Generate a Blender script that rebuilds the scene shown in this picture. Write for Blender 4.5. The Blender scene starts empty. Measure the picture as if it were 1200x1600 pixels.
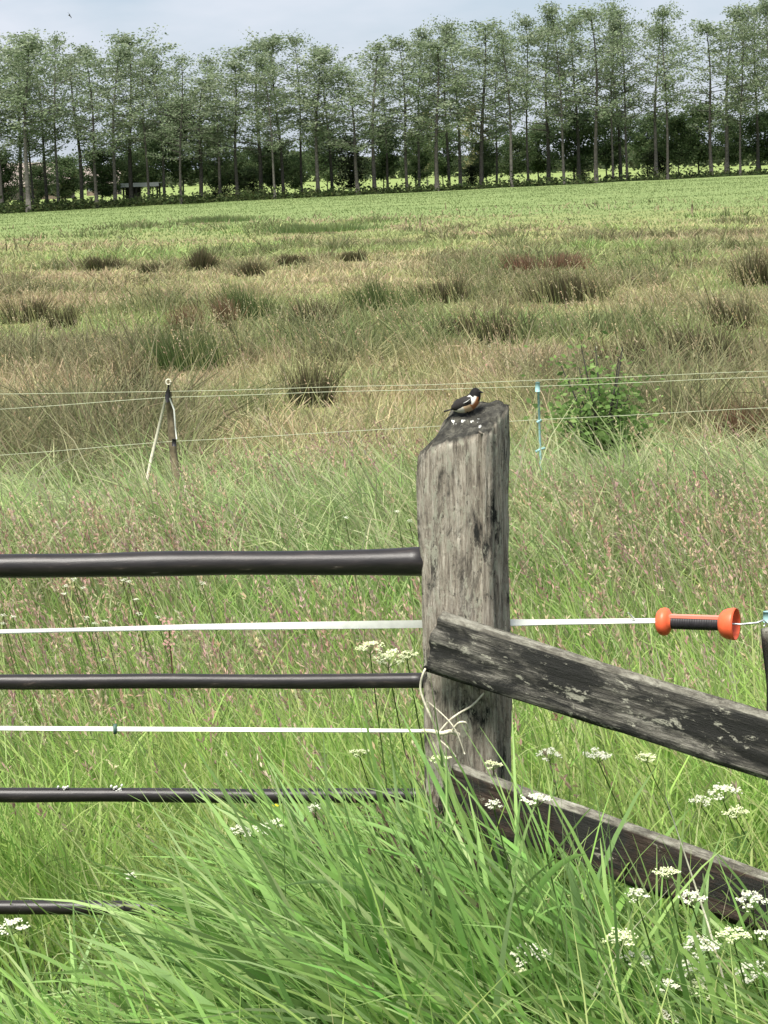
import bpy, math
import numpy as np
from mathutils import Vector, Matrix
R = math.radians
rng = np.random.default_rng(7)
scn = bpy.context.scene
COL = scn.collection

# ------------------------------------------------------------------ camera
H = 2.14                       # eye above the meadow (camera stands on a road verge)
FPX = 3700.0                   # focal length in photo pixels (1200 x 1600)
PITCH, ROLL = math.atan(535/FPX), R(2.0)
F_ = Vector((0, math.cos(PITCH), -math.sin(PITCH)))
U0 = Vector((0, math.sin(PITCH), math.cos(PITCH)))
R0 = Vector((1, 0, 0))
R_ = R0*math.cos(ROLL) - U0*math.sin(ROLL)
U_ = U0*math.cos(ROLL) + R0*math.sin(ROLL)
cam = bpy.data.cameras.new('camera')
co = bpy.data.objects.new('camera', cam); COL.objects.link(co)
cam.sensor_fit = 'VERTICAL'; cam.sensor_height = 36; cam.lens = FPX/1600*36
cam.clip_start = 0.1; cam.clip_end = 9000
M = Matrix((R_, U_, -F_)).transposed().to_4x4(); M.translation = (0, 0, H)
co.matrix_world = M
scn.camera = co

# ------------------------------------------------------------------ world, sun, exposure
SUN_EL, SUN_AZ = R(60), R(205)        # azimuth clockwise from +Y: behind and to the left of the camera
w = bpy.data.worlds.new('World'); scn.world = w; w.use_nodes = True
nt = w.node_tree; nt.nodes.clear()
out = nt.nodes.new('ShaderNodeOutputWorld'); bg = nt.nodes.new('ShaderNodeBackground')
sky = nt.nodes.new('ShaderNodeTexSky'); sky.sky_type = 'NISHITA'; sky.sun_disc = False
sky.sun_elevation = SUN_EL; sky.sun_rotation = SUN_AZ
tc = nt.nodes.new('ShaderNodeTexCoord'); mp = nt.nodes.new('ShaderNodeMapping'); mp.inputs['Scale'].default_value = (1.6, 1.6, 5.0)
nz = nt.nodes.new('ShaderNodeTexNoise'); nz.inputs['Scale'].default_value = 5.0; nz.inputs['Detail'].default_value = 5; nz.inputs['Roughness'].default_value = .5
cr = nt.nodes.new('ShaderNodeMapRange'); cr.inputs['From Min'].default_value = .38; cr.inputs['From Max'].default_value = .62
cr.inputs['To Min'].default_value = .1; cr.inputs['To Max'].default_value = .97
mx = nt.nodes.new('ShaderNodeMix'); mx.data_type = 'RGBA'
mx.inputs[7].default_value = (5.8, 6.2, 6.9, 1)      # thin bright cloud sheet
nt.links.new(tc.outputs['Generated'], mp.inputs['Vector']); nt.links.new(mp.outputs['Vector'], nz.inputs['Vector'])
nt.links.new(nz.outputs['Fac'], cr.inputs['Value']); nt.links.new(cr.outputs['Result'], mx.inputs[0])
mx2 = nt.nodes.new('ShaderNodeMix'); mx2.data_type = 'RGBA'; mx2.inputs[0].default_value = .6; mx2.inputs[7].default_value = (3.9, 4.7, 6.1, 1)   # thinner blue grey cloud
nt.links.new(sky.outputs['Color'], mx2.inputs[6]); nt.links.new(mx2.outputs[2], mx.inputs[6]); nt.links.new(mx.outputs[2], bg.inputs['Color'])
bg.inputs['Strength'].default_value = 0.05
nt.links.new(bg.outputs['Background'], out.inputs['Surface'])
sl = bpy.data.lights.new('sun', 'SUN'); sl.energy = 3.0; sl.angle = R(25); sl.color = (1, .955, .88)
so = bpy.data.objects.new('sun', sl); COL.objects.link(so)
sd = Vector((math.sin(SUN_AZ)*math.cos(SUN_EL), math.cos(SUN_AZ)*math.cos(SUN_EL), math.sin(SUN_EL)))
so.rotation_euler = (-sd).to_track_quat('-Z', 'Y').to_euler()
so.location = (-10, -10, 30)
vs = scn.view_settings; vs.view_transform = 'Standard'; vs.look = 'None'; vs.gamma = 1; vs.exposure = 1.42; vs.use_curve_mapping = False
scn.render.engine = 'CYCLES'
scn.cycles.max_bounces = 6; scn.cycles.diffuse_bounces = 3; scn.cycles.transmission_bounces = 4; scn.cycles.transparent_max_bounces = 4

# ------------------------------------------------------------------ helpers
def pix(x, y, Y):
    """world point on the photo ray (x, y) at world depth Y"""
    d = F_ + R_*((x-600)/FPX) + U_*((800-y)/FPX)
    return Vector((0, 0, H)) + d*(Y/d.y)

def hash3(i, j, k):
    n = (i*374761393 + j*668265263 + k*1274126177) & 0x7fffffff
    n = ((n ^ (n >> 13))*1103515245 + 12345) & 0x7fffffff
    n = (n ^ (n >> 16))*374761 & 0x7fffffff
    return (n % 100003)/100003.0

def vnoise(x, y, z=0.0, s=0):
    x, y, z = np.broadcast_arrays(np.asarray(x, float), np.asarray(y, float), np.asarray(z, float))
    i, j, k = np.floor(x).astype(np.int64), np.floor(y).astype(np.int64), np.floor(z).astype(np.int64)
    fx, fy, fz = x-i, y-j, z-k
    fx, fy, fz = [f*f*(3-2*f) for f in (fx, fy, fz)]
    r = 0
    for a in (0, 1):
        for b in (0, 1):
            for c in (0, 1):
                r = r + hash3(i+a+s*57, j+b+s*131, k+c)*(fx if a else 1-fx)*(fy if b else 1-fy)*(fz if c else 1-fz)
    return r

def fbm(x, y, z=0.0, s=0, o=3):
    r, a, t = 0, 1, 0
    for q in range(o):
        r = r + a*vnoise(np.asarray(x)*2**q, np.asarray(y)*2**q, np.asarray(z)*2**q, s+q); t += a; a *= .5
    return r/t

def sstep(a, b, v):
    t = np.clip((np.asarray(v, float)-a)/(b-a), 0, 1); return t*t*(3-2*t)

def ground(x, y):
    x = np.asarray(x, float); y = np.asarray(y, float)
    z = .50*(1-sstep(1.5, 5.6, y))                                  # road verge under the camera
    z = z + (.5+.36*np.clip(x/30, -1.2, 1.2))*sstep(55, 150, y)     # the far field rises gently to the right
    z = z - (.3*np.clip(x/30, -1.2, 1.2))*sstep(200, 400, y)
    z = z + .12*np.exp(-((y-13.2)/1.6)**2)                          # low ungrazed ridge along the electric fence
    z = z + .10*(fbm(x*.35, y*.35, 0, 3, 2)-.5)*sstep(7, 14, y)
    z = z - .55*np.exp(-((y-(165+.3*x))/2.0)**2)                # shallow ditch below the tree row
    return z
def gz(x, y): return float(ground(x, y))

def np_mesh(name, V, Q, cols=None):
    """quads-only mesh from numpy arrays, optional per-vertex colour"""
    me = bpy.data.meshes.new(name); V = np.asarray(V, np.float32); Q = np.asarray(Q, np.int32)
    me.vertices.add(len(V)); me.vertices.foreach_set('co', V.ravel())
    me.loops.add(Q.size); me.loops.foreach_set('vertex_index', Q.ravel())
    me.polygons.add(len(Q)); me.polygons.foreach_set('loop_start', np.arange(0, Q.size, 4, dtype=np.int32))
    me.polygons.foreach_set('use_smooth', np.ones(len(Q), bool))
    if cols is not None:
        at = me.color_attributes.new('Col', 'FLOAT_COLOR', 'POINT')
        c = np.ones((len(V), 4), np.float32); c[:, :3] = cols; at.data.foreach_set('color', c.ravel())
    me.update(calc_edges=True); me.validate(); return me

def py_mesh(name, V, Fc, cols=None, smooth=True):
    me = bpy.data.meshes.new(name); me.from_pydata([tuple(v) for v in V], [], [tuple(f) for f in Fc])
    me.polygons.foreach_set('use_smooth', [smooth]*len(me.polygons))
    if cols is not None:
        at = me.color_attributes.new('Col', 'FLOAT_COLOR', 'POINT')
        c = np.ones((len(V), 4), np.float32); c[:, :3] = cols; at.data.foreach_set('color', c.ravel())
    me.update(); return me

def obj(name, me, mat, parent=None, loc=None):
    o = bpy.data.objects.new(name, me); COL.objects.link(o)
    if mat is not None and not me.materials: me.materials.append(mat)
    if parent: o.parent = parent
    if loc is not None: o.location = loc
    return o

def tag(o, label=None, cat=None, group=None, kind=None):
    if label: o['label'] = label
    if cat: o['category'] = cat
    if group: o['group'] = group
    if kind: o['kind'] = kind
    return o

def thing(name, label, cat, loc=(0, 0, 0), group=None):
    o = bpy.data.objects.new(name, None); COL.objects.link(o); o.location = loc; o.empty_display_size = .1
    return tag(o, label, cat, group)

class MB:
    """collects tubes, boxes and lathes into one mesh"""
    def __init__(s): s.V, s.F, s.C = [], [], []
    def add(s, V, Fc, c=None):
        b = len(s.V); s.V += [tuple(v) for v in V]; s.F += [tuple(i+b for i in f) for f in Fc]
        s.C += [c if c else (1, 1, 1)]*len(V); return s
    def tube(s, P, rad, n=8, c=None, flat=1.0, cap=True):
        P = [Vector(p) for p in P]; m = len(P)
        rad = rad if hasattr(rad, '__len__') else [rad]*m
        V, Fc = [], []; ref = None
        for i, p in enumerate(P):
            t = (P[min(i+1, m-1)]-P[max(i-1, 0)]).normalized()
            if ref is None: ref = Vector((0, 0, 1)) if abs(t.z) < .9 else Vector((1, 0, 0))
            a = t.cross(ref).normalized(); b = a.cross(t).normalized(); ref = b
            for k in range(n):
                q = 2*math.pi*k/n; V.append(p + a*(rad[i]*math.cos(q)) + b*(rad[i]*flat*math.sin(q)))
        for i in range(m-1):
            for k in range(n):
                k2 = (k+1) % n; Fc.append((i*n+k, i*n+k2, (i+1)*n+k2, (i+1)*n+k))
        if cap: Fc += [tuple(range(n)), tuple(range((m-1)*n, m*n))[::-1]]
        return s.add(V, Fc, c)
    def box(s, x0, x1, y0, y1, z0, z1, c=None):
        V = [(x, y, z) for z in (z0, z1) for y in (y0, y1) for x in (x0, x1)]
        return s.add(V, [(0, 2, 3, 1), (4, 5, 7, 6), (0, 1, 5, 4), (2, 6, 7, 3), (0, 4, 6, 2), (1, 3, 7, 5)], c)
    def lathe(s, prof, n=20, origin=(0, 0, 0), c=None):
        """profile (x, r) turned about the x axis"""
        o = Vector(origin); V, Fc = [], []
        for (x, r) in prof:
            for k in range(n):
                q = 2*math.pi*k/n; V.append(o+Vector((x, r*math.cos(q), r*math.sin(q))))
        for i in range(len(prof)-1):
            for k in range(n):
                k2 = (k+1) % n; Fc.append((i*n+k, (i+1)*n+k, (i+1)*n+k2, i*n+k2))
        return s.add(V, Fc, c)
    def build(s, name, mat, parent=None, loc=None, smooth=True, col=False):
        me = py_mesh(name, s.V, s.F, np.array(s.C) if col else None, smooth); return obj(name, me, mat, parent, loc)

# ------------------------------------------------------------------ materials
def new_mat(name):
    m = bpy.data.materials.new(name); m.use_nodes = True
    return m, m.node_tree, m.node_tree.nodes['Principled BSDF']

def mat_attr(name, rough=.6, trans=.35, spec=.25):
    m, t, b = new_mat(name)
    a = t.nodes.new('ShaderNodeAttribute'); a.attribute_name = 'Col'
    t.links.new(a.outputs['Color'], b.inputs['Base Color']); b.inputs['Roughness'].default_value = rough
    b.inputs['Specular IOR Level'].default_value = spec
    if trans > 0:
        tr = t.nodes.new('ShaderNodeBsdfTranslucent'); ms = t.nodes.new('ShaderNodeMixShader'); ms.inputs[0].default_value = trans
        t.links.new(a.outputs['Color'], tr.inputs['Color']); o = t.nodes['Material Output']
        t.links.new(b.outputs[0], ms.inputs[1]); t.links.new(tr.outputs[0], ms.inputs[2]); t.links.new(ms.outputs[0], o.inputs['Surface'])
    return m

def mat_plain(name, col, rough=.6, metal=0, noise=None, amt=.25, bump=0, spec=.4):
    """base colour broken up by noise (scale) between darker and lighter"""
    m, t, b = new_mat(name); b.inputs['Roughness'].default_value = rough; b.inputs['Metallic'].default_value = metal
    b.inputs['Base Color'].default_value = (*col, 1); b.inputs['Specular IOR Level'].default_value = spec
    if noise:
        n = t.nodes.new('ShaderNodeTexNoise'); n.inputs['Scale'].default_value = noise; n.inputs['Detail'].default_value = 6
        tcn = t.nodes.new('ShaderNodeTexCoord'); t.links.new(tcn.outputs['Object'], n.inputs['Vector'])
        r = t.nodes.new('ShaderNodeValToRGB'); r.color_ramp.elements[0].position = .3; r.color_ramp.elements[1].position = .7
        r.color_ramp.elements[0].color = tuple(c*(1-amt) for c in col)+(1,); r.color_ramp.elements[1].color = tuple(min(1, c*(1+amt)) for c in col)+(1,)
        t.links.new(n.outputs['Fac'], r.inputs['Fac']); t.links.new(r.outputs['Color'], b.inputs['Base Color'])
        if bump:
            bp = t.nodes.new('ShaderNodeBump'); bp.inputs['Strength'].default_value = bump; bp.inputs['Distance'].default_value = .004
            t.links.new(n.outputs['Fac'], bp.inputs['Height']); t.links.new(bp.outputs[0], b.inputs['Normal'])
    return m

def mat_wood(name, axis, stops, lichen=None, lich_lo=.58, black=.5, fine=60.0, scale=9.0, moss=None, st=.10):
    """weathered timber: streaks along one local axis, black algae patches, pale lichen"""
    m, t, b = new_mat(name); b.inputs['Roughness'].default_value = .85; b.inputs['Specular IOR Level'].default_value = .2
    tcn = t.nodes.new('ShaderNodeTexCoord')
    def noise(sc, stretch, det=6, rgh=.6, dist=0):
        mpn = t.nodes.new('ShaderNodeMapping'); s = [1, 1, 1]; s[axis] = stretch; mpn.inputs['Scale'].default_value = s
        n = t.nodes.new('ShaderNodeTexNoise'); n.inputs['Scale'].default_value = sc; n.inputs['Detail'].default_value = det
        n.inputs['Roughness'].default_value = rgh; n.inputs['Distortion'].default_value = dist
        t.links.new(tcn.outputs['Object'], mpn.inputs['Vector']); t.links.new(mpn.outputs['Vector'], n.inputs['Vector']); return n
    def ramp(n, sts):
        r = t.nodes.new('ShaderNodeValToRGB'); e = r.color_ramp.elements
        while len(e) < len(sts): e.new(.5)
        for i, (p, c) in enumerate(sts): e[i].position = p; e[i].color = (*c, 1) if len(c) == 3 else c
        t.links.new(n.outputs['Fac'], r.inputs['Fac']); return r
    def mixc(f, a, bcol):
        mm = t.nodes.new('ShaderNodeMix'); mm.data_type = 'RGBA'
        t.links.new(f, mm.inputs[0]); t.links.new(a, mm.inputs[6])
        if isinstance(bcol, tuple): mm.inputs[7].default_value = (*bcol, 1)
        else: t.links.new(bcol, mm.inputs[7])
        return mm.outputs[2]
    g1 = noise(fine, st, 8, .8); c = ramp(g1, stops).outputs['Color']
    g2 = noise(scale, .35, 8, .72, .6); k = ramp(g2, [(black-.02, (0, 0, 0)), (black+.09, (1, 1, 1))])
    c = mixc(k.outputs['Color'], c, (.028, .028, .025))
    g3 = noise(scale*3.2, .45, 9, .75, .3)
    if lichen:
        k3 = ramp(g3, [(lich_lo, (0, 0, 0)), (lich_lo+.05, (1, 1, 1))]); c = mixc(k3.outputs['Color'], c, lichen)
    g5 = noise(scale*7, .5, 6, .8, .2); k5 = ramp(g5, [(.58, (0, 0, 0)), (.64, (.8, .8, .8))]); c = mixc(k5.outputs['Color'], c, (.020, .020, .018))
    if moss:                                   # moss and algae growing on the exposed end grain
        sx = t.nodes.new('ShaderNodeSeparateXYZ'); t.links.new(tcn.outputs['Normal'], sx.inputs[0])
        mr = t.nodes.new('ShaderNodeMapRange'); mr.inputs['From Min'].default_value = .3; mr.inputs['From Max'].default_value = .6; t.links.new(sx.outputs['Z'], mr.inputs['Value'])
        mg = ramp(g3, moss); c = mixc(mr.outputs['Result'], c, mg.outputs['Color'])
    t.links.new(c, b.inputs['Base Color'])
    ad = t.nodes.new('ShaderNodeMath'); ad.operation = 'ADD'
    t.links.new(g1.outputs['Fac'], ad.inputs[0]); t.links.new(g3.outputs['Fac'], ad.inputs[1])
    bp = t.nodes.new('ShaderNodeBump'); bp.inputs['Strength'].default_value = 1.0; bp.inputs['Distance'].default_value = .010
    t.links.new(ad.outputs[0], bp.inputs['Height']); t.links.new(bp.outputs[0], b.inputs['Normal'])
    return m

M_blade = mat_attr('grass_blade', .55, .42, .16)
M_leafm = mat_attr('tree_leaf', .65, .5, .1)
M_paint = mat_attr('plumage', .8, 0, .2)
M_flower = mat_attr('flower', .7, .2, .2)
M_bark = mat_plain('bark', (.05, .046, .038), .9, noise=9, amt=.5)
M_barkl = mat_plain('bark_pale', (.085, .08, .068), .9, noise=7, amt=.5)
M_tape = mat_plain('polytape', (.66, .68, .60), .5, noise=40, amt=.10)
M_wire = mat_plain('polywire', (.42, .45, .30), .5, noise=20, amt=.2)
M_twine = mat_plain('baler_twine', (.62, .58, .44), .8, noise=120, amt=.3)
M_orange = mat_plain('orange_plastic', (.80, .13, .05), .42, noise=60, amt=.1)
M_black = mat_plain('black_plastic', (.02, .018, .020), .55, noise=80, amt=.4)
M_blue = mat_plain('turquoise_plastic', (.27, .46, .45), .5, noise=30, amt=.2)
M_zinc = mat_plain('zinc_wire', (.45, .47, .47), .4, .7, noise=60, amt=.2)
M_stake = mat_plain('stake_wood', (.17, .14, .085), .9, noise=40, amt=.4, bump=.3)
M_pale = mat_plain('pale_stick', (.55, .53, .40), .8, noise=40, amt=.25)
M_white = mat_plain('white_deposit', (.58, .58, .53), .8, noise=60, amt=.15)
M_post = mat_wood('post_wood', 2, [(.33, (.06, .053, .045)), (.43, (.24, .208, .165)), (.52, (.40, .357, .285)), (.62, (.60, .555, .46))],
                  lichen=(.42, .41, .32), lich_lo=.535, black=.53, fine=95, scale=13, st=.09, moss=[(.3, (.02, .02, .018)), (.48, (.06, .058, .048)), (.60, (.13, .125, .10)), (.72, (.24, .23, .18))])
M_rail = mat_wood('rail_wood', 0, [(.30, (.018, .017, .015)), (.44, (.06, .057, .048)), (.54, (.18, .17, .142)), (.66, (.40, .38, .32))],
                  lichen=(.40, .39, .31), lich_lo=.57, black=.46, fine=120, scale=11, st=.06, moss=[(.3, (.05, .048, .04)), (.45, (.16, .15, .12)), (.56, (.32, .31, .25)), (.7, (.46, .45, .38))])
M_rail2 = mat_wood('rail_wood_wet', 0, [(.28, (.014, .011, .009)), (.45, (.04, .028, .021)), (.60, (.085, .060, .045)), (.78, (.22, .19, .15))],
                   lichen=(.38, .36, .29), lich_lo=.615, black=.47, fine=110, scale=10, st=.06, moss=[(.3, (.05, .048, .04)), (.45, (.16, .15, .12)), (.56, (.32, .31, .25)), (.7, (.46, .45, .38))])

def mat_pipe():
    m, t, b = new_mat('pipe_metal'); b.inputs['Roughness'].default_value = .4; b.inputs['Specular IOR Level'].default_value = .42
    tcn = t.nodes.new('ShaderNodeTexCoord'); mpn = t.nodes.new('ShaderNodeMapping'); mpn.inputs['Scale'].default_value = (.18, 1, 1)
    n = t.nodes.new('ShaderNodeTexNoise'); n.inputs['Scale'].default_value = 60; n.inputs['Detail'].default_value = 8; n.inputs['Roughness'].default_value = .7
    t.links.new(tcn.outputs['Object'], mpn.inputs['Vector']); t.links.new(mpn.outputs['Vector'], n.inputs['Vector'])
    r = t.nodes.new('ShaderNodeValToRGB'); e = r.color_ramp.elements
    e[0].position = .3; e[0].color = (.008, .007, .007, 1); e[1].position = .6; e[1].color = (.022, .018, .017, 1)
    for p, c in ((.655, (.05, .038, .032, 1)), (.69, (.10, .085, .075, 1)), (.725, (.30, .30, .27, 1))):
        q = e.new(p); q.color = c
    t.links.new(n.outputs['Fac'], r.inputs['Fac']); t.links.new(r.outputs['Color'], b.inputs['Base Color'])
    bp = t.nodes.new('ShaderNodeBump'); bp.inputs['Strength'].default_value = .4; bp.inputs['Distance'].default_value = .002
    t.links.new(n.outputs['Fac'], bp.inputs['Height']); t.links.new(bp.outputs[0], b.inputs['Normal'])
    return m
M_pipe = mat_pipe()

def mat_ground():
    m, t, b = new_mat('meadow_ground'); b.inputs['Roughness'].default_value = .95; b.inputs['Specular IOR Level'].default_value = .1
    g = t.nodes.new('ShaderNodeNewGeometry'); sp = t.nodes.new('ShaderNodeSeparateXYZ'); t.links.new(g.outputs['Position'], sp.inputs[0])
    def noise(sc, det=5, sx=1, sy=1):
        mpn = t.nodes.new('ShaderNodeMapping'); mpn.inputs['Scale'].default_value = (sx, sy, 1)
        n = t.nodes.new('ShaderNodeTexNoise'); n.inputs['Scale'].default_value = sc; n.inputs['Detail'].default_value = det; n.inputs['Roughness'].default_value = .65
        t.links.new(g.outputs['Position'], mpn.inputs['Vector']); t.links.new(mpn.outputs['Vector'], n.inputs['Vector']); return n
    def ramp(src, sts):
        r = t.nodes.new('ShaderNodeValToRGB'); e = r.color_ramp.elements
        while len(e) < len(sts): e.new(.5)
        for i, (p, c) in enumerate(sts): e[i].position = p; e[i].color = (*c, 1)
        t.links.new(src, r.inputs['Fac']); return r.outputs['Color']
    def band(a, bb, wob):
        ad = t.nodes.new('ShaderNodeMath'); ad.operation = 'MULTIPLY_ADD'; ad.inputs[1].default_value = wob
        t.links.new(nb.outputs['Fac'], ad.inputs[0]); t.links.new(sp.outputs['Y'], ad.inputs[2])
        mr = t.nodes.new('ShaderNodeMapRange'); mr.inputs['From Min'].default_value = a+wob*.5; mr.inputs['From Max'].default_value = bb+wob*.5
        t.links.new(ad.outputs[0], mr.inputs['Value']); return mr.outputs['Result']
    def mixc(f, a, c):
        mm = t.nodes.new('ShaderNodeMix'); mm.data_type = 'RGBA'; t.links.new(f, mm.inputs[0]); t.links.new(a, mm.inputs[6]); t.links.new(c, mm.inputs[7]); return mm.outputs[2]
    nb = noise(.12, 4)
    n1 = noise(9, 6); n2 = noise(1.1, 6, 1, .5); n3 = noise(.9, 7, 1, .35)
    near = ramp(n1.outputs['Fac'], [(.3, (.035, .05, .017)), (.7, (.075, .10, .035))])
    rush = ramp(n2.outputs['Fac'], [(.25, (.10, .12, .045)), (.45, (.20, .22, .085)), (.6, (.27, .26, .11)), (.8, (.19, .27, .09))])
    green = ramp(n3.outputs['Fac'], [(.25, (.145, .195, .07)), (.5, (.175, .228, .085)), (.8, (.21, .25, .10))])
    far = ramp(n3.outputs['Fac'], [(.3, (.18, .24, .075)), (.7, (.24, .295, .10))])
    c = mixc(band(14, 17, 2), near, rush); c = mixc(band(74, 98, 40), c, green); c = mixc(band(170, 185, 4), c, far)
    t.links.new(c, b.inputs['Base Color'])
    bp = t.nodes.new('ShaderNodeBump'); bp.inputs['Strength'].default_value = .8; bp.inputs['Distance'].default_value = .08
    n4 = noise(3, 7, 1, .5); t.links.new(n4.outputs['Fac'], bp.inputs['Height']); t.links.new(bp.outputs[0], b.inputs['Normal'])
    return m

# ------------------------------------------------------------------ ground
def gl(lo, near, far):
    a = np.concatenate([np.arange(lo, near, .35), np.geomspace(near, far, 130)]); return a
ys = np.unique(np.concatenate([[-3000, -600, -100, -20], np.arange(-5, 24, .4), np.geomspace(24, 140, 70), np.arange(140, 190, 1.0), np.geomspace(190, 4500, 40)]))
xh = np.concatenate([np.arange(0, 6, .4), np.geomspace(6, 60, 34), np.geomspace(66, 4000, 22)])
xs = np.unique(np.concatenate([-xh, xh]))
X, Y = np.meshgrid(xs, ys); Z = ground(X, Y)
nx, ny = len(xs), len(ys); ii = np.arange(nx*ny).reshape(ny, nx)
Q = np.stack([ii[:-1, :-1], ii[:-1, 1:], ii[1:, 1:], ii[1:, :-1]], -1).reshape(-1, 4)
g = obj('ground', np_mesh('ground', np.stack([X, Y, Z], -1).reshape(-1, 3), Q), mat_ground()); tag(g, kind='structure')

# ------------------------------------------------------------------ grass blades
def blades(P, L, W, az, th0, th1, tw, col, segs=3, prof='grass', tipcol=None, tipmix=.0):
    """N blades; returns V, Q, C. th0 lean at the root, th1 added bend to the tip (radians)"""
    N = len(P); t = np.linspace(0, 1, segs+1)
    pos = np.array(P, float); ps, ds = [pos.copy()], []
    for s in range(segs+1):
        a = th0 + th1*min(1, (s+.5)/segs)
        d = np.stack([np.sin(a)*np.cos(az), np.sin(a)*np.sin(az), np.cos(a)], -1); ds.append(d)
        if s < segs: pos = pos + d*(L/segs)[:, None]; ps.append(pos.copy())
    side = np.stack([-np.sin(az), np.cos(az), 0*az], -1)
    V = np.zeros((N, segs+1, 2, 3)); C = np.zeros((N, segs+1, 2, 3))
    for s in range(segs+1):
        nrm = np.cross(ds[s], side); sd_ = side*np.cos(tw)[:, None] + nrm*np.sin(tw)[:, None]
        if prof == 'grass': wv = min(1, .55+1.6*t[s])*(1-t[s])**.7 + .04
        elif prof == 'rush': wv = 1-.75*t[s]
        else: wv = math.sin(math.pi*min(.97, t[s]*.92+.06))
        hw = (W*wv*.5)[:, None]*sd_
        V[:, s, 0] = ps[s]-hw; V[:, s, 1] = ps[s]+hw
        c = col if tipcol is None else col*(1-tipmix*t[s]**2) + tipcol*(tipmix*t[s]**2)
        C[:, s, 0] = c; C[:, s, 1] = c
    base = (np.arange(N)*(segs+1)*2)[:, None]; q = []
    for s in range(segs): q.append(base + np.array([s*2, s*2+1, s*2+3, s*2+2])[None])
    return V.reshape(-1, 3), np.stack(q, 1).reshape(-1, 4), C.reshape(-1, 3)

class Bag:
    def __init__(s): s.V, s.Q, s.C, s.n = [], [], [], 0
    def add(s, vqc):
        V, Qq, C = vqc; s.V.append(V); s.Q.append(Qq+s.n); s.C.append(C); s.n += len(V)
    def mesh(s, name): return np_mesh(name, np.concatenate(s.V), np.concatenate(s.Q), np.concatenate(s.C))

def scatter(y0, y1, dens, mx=1.3, k=.168):
    """random roots in the wedge the camera could see, plus a margin of mx metres on both sides"""
    W1 = k*y1+mx; A = 2*W1*(y1-y0); n = int(A*dens)
    x = rng.uniform(-W1, W1, n); y = rng.uniform(y0, y1, n); m = np.abs(x) < k*y+mx
    return x[m], y[m]

def palette(n, cols, p=None, jit=.12):
    c = np.array(cols)[rng.choice(len(cols), n, p=p)]
    v = 1+rng.normal(0, jit, (n, 1)); h = 1+rng.normal(0, jit*.4, (n, 3))
    return np.clip(c*v*h, .004, .9)

LUSH = [(.28, .48, .09), (.34, .52, .12), (.41, .54, .16), (.21, .40, .07), (.48, .55, .23)]
MID = [(.26, .43, .12), (.32, .47, .16), (.40, .49, .22), (.20, .36, .09), (.50, .52, .30), (.48, .42, .29)]
def N_(n, m, s): return rng.normal(m, s, n)
WIND = math.pi       # wind pushes the grass towards -x

BKX = [-300, 0, 150, 300, 450, 560, 650, 750, 850, 950, 1050, 1500]
BKY = [1510, 1510, 1510, 1505, 1350, 1180, 1140, 1160, 1235, 1350, 1445, 1470]
def bank_limit(x, y):
    """tallest stand of the bank in front of the rails: highest by the post, lower along the gate and the right rail"""
    px = 600+x*FPX/y; row = np.interp(px, BKX, BKY)-(px-600)*0.0
    k = (row-800)/FPX; ang = math.tan(PITCH)
    return H - y*(k+ang)/(1-k*ang) - (x*math.sin(ROLL))*-1
def roots(x, y): return np.stack([x, y, ground(x, y)-.01], -1)

def lush_patch(bag, y0, y1, dens, hmean, w, segs, lean=.30, cols=LUSH, p=None, hs=.22, bend=.7, tip=(.32, .31, .15), tipmix=.35, mask=None):
    nb_ = 12; cx, cy = scatter(y0, y1, dens*.6/nb_); m_ = len(cx); dx, dy = rng.normal(0, .035+.002*y0, (2, m_*nb_)); csz = np.repeat(rng.lognormal(0, .16, m_), nb_); ccol = np.repeat(palette(m_, cols, p, .14), nb_, 0)
    x, y = scatter(y0, y1, dens*.4); k_ = len(x); x = np.concatenate([x, np.repeat(cx, nb_)+dx]); y = np.concatenate([y, np.repeat(cy, nb_)+dy]); csz = np.concatenate([np.ones(k_)*.85, csz]); azc = np.concatenate([rng.uniform(0, 6.28, k_), np.arctan2(dy, dx)])
    n = len(x); cl = fbm(x*1.3, y*1.3, 0, 11, 3)
    L = hmean*csz*np.clip(1+N_(n, 0, hs), .35, 1.6)*(.7+.6*cl)
    if y1 < 6.3: L = np.minimum(L, np.maximum(.08, (bank_limit(x, y)-ground(x, y))*rng.uniform(.75, 1.25, n)))
    az = np.where(rng.uniform(0, 1, n) < .6, WIND+N_(n, 0, .9), azc); th0 = np.abs(N_(n, lean*.5, .16)); th1 = np.abs(N_(n, bend, .35))
    c = palette(n, cols, p); c[k_:] = c[k_:]*.4+ccol*.6; c = c*(.75+.5*fbm(x*.6, y*.6, 0, 21, 2))[:, None]
    bag.add(blades(roots(x, y), L, w*rng.uniform(.6, 1.4, n), az, th0, th1, rng.uniform(0, math.pi, n), c, segs, tipcol=np.array(tip)[None], tipmix=tipmix))

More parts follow.
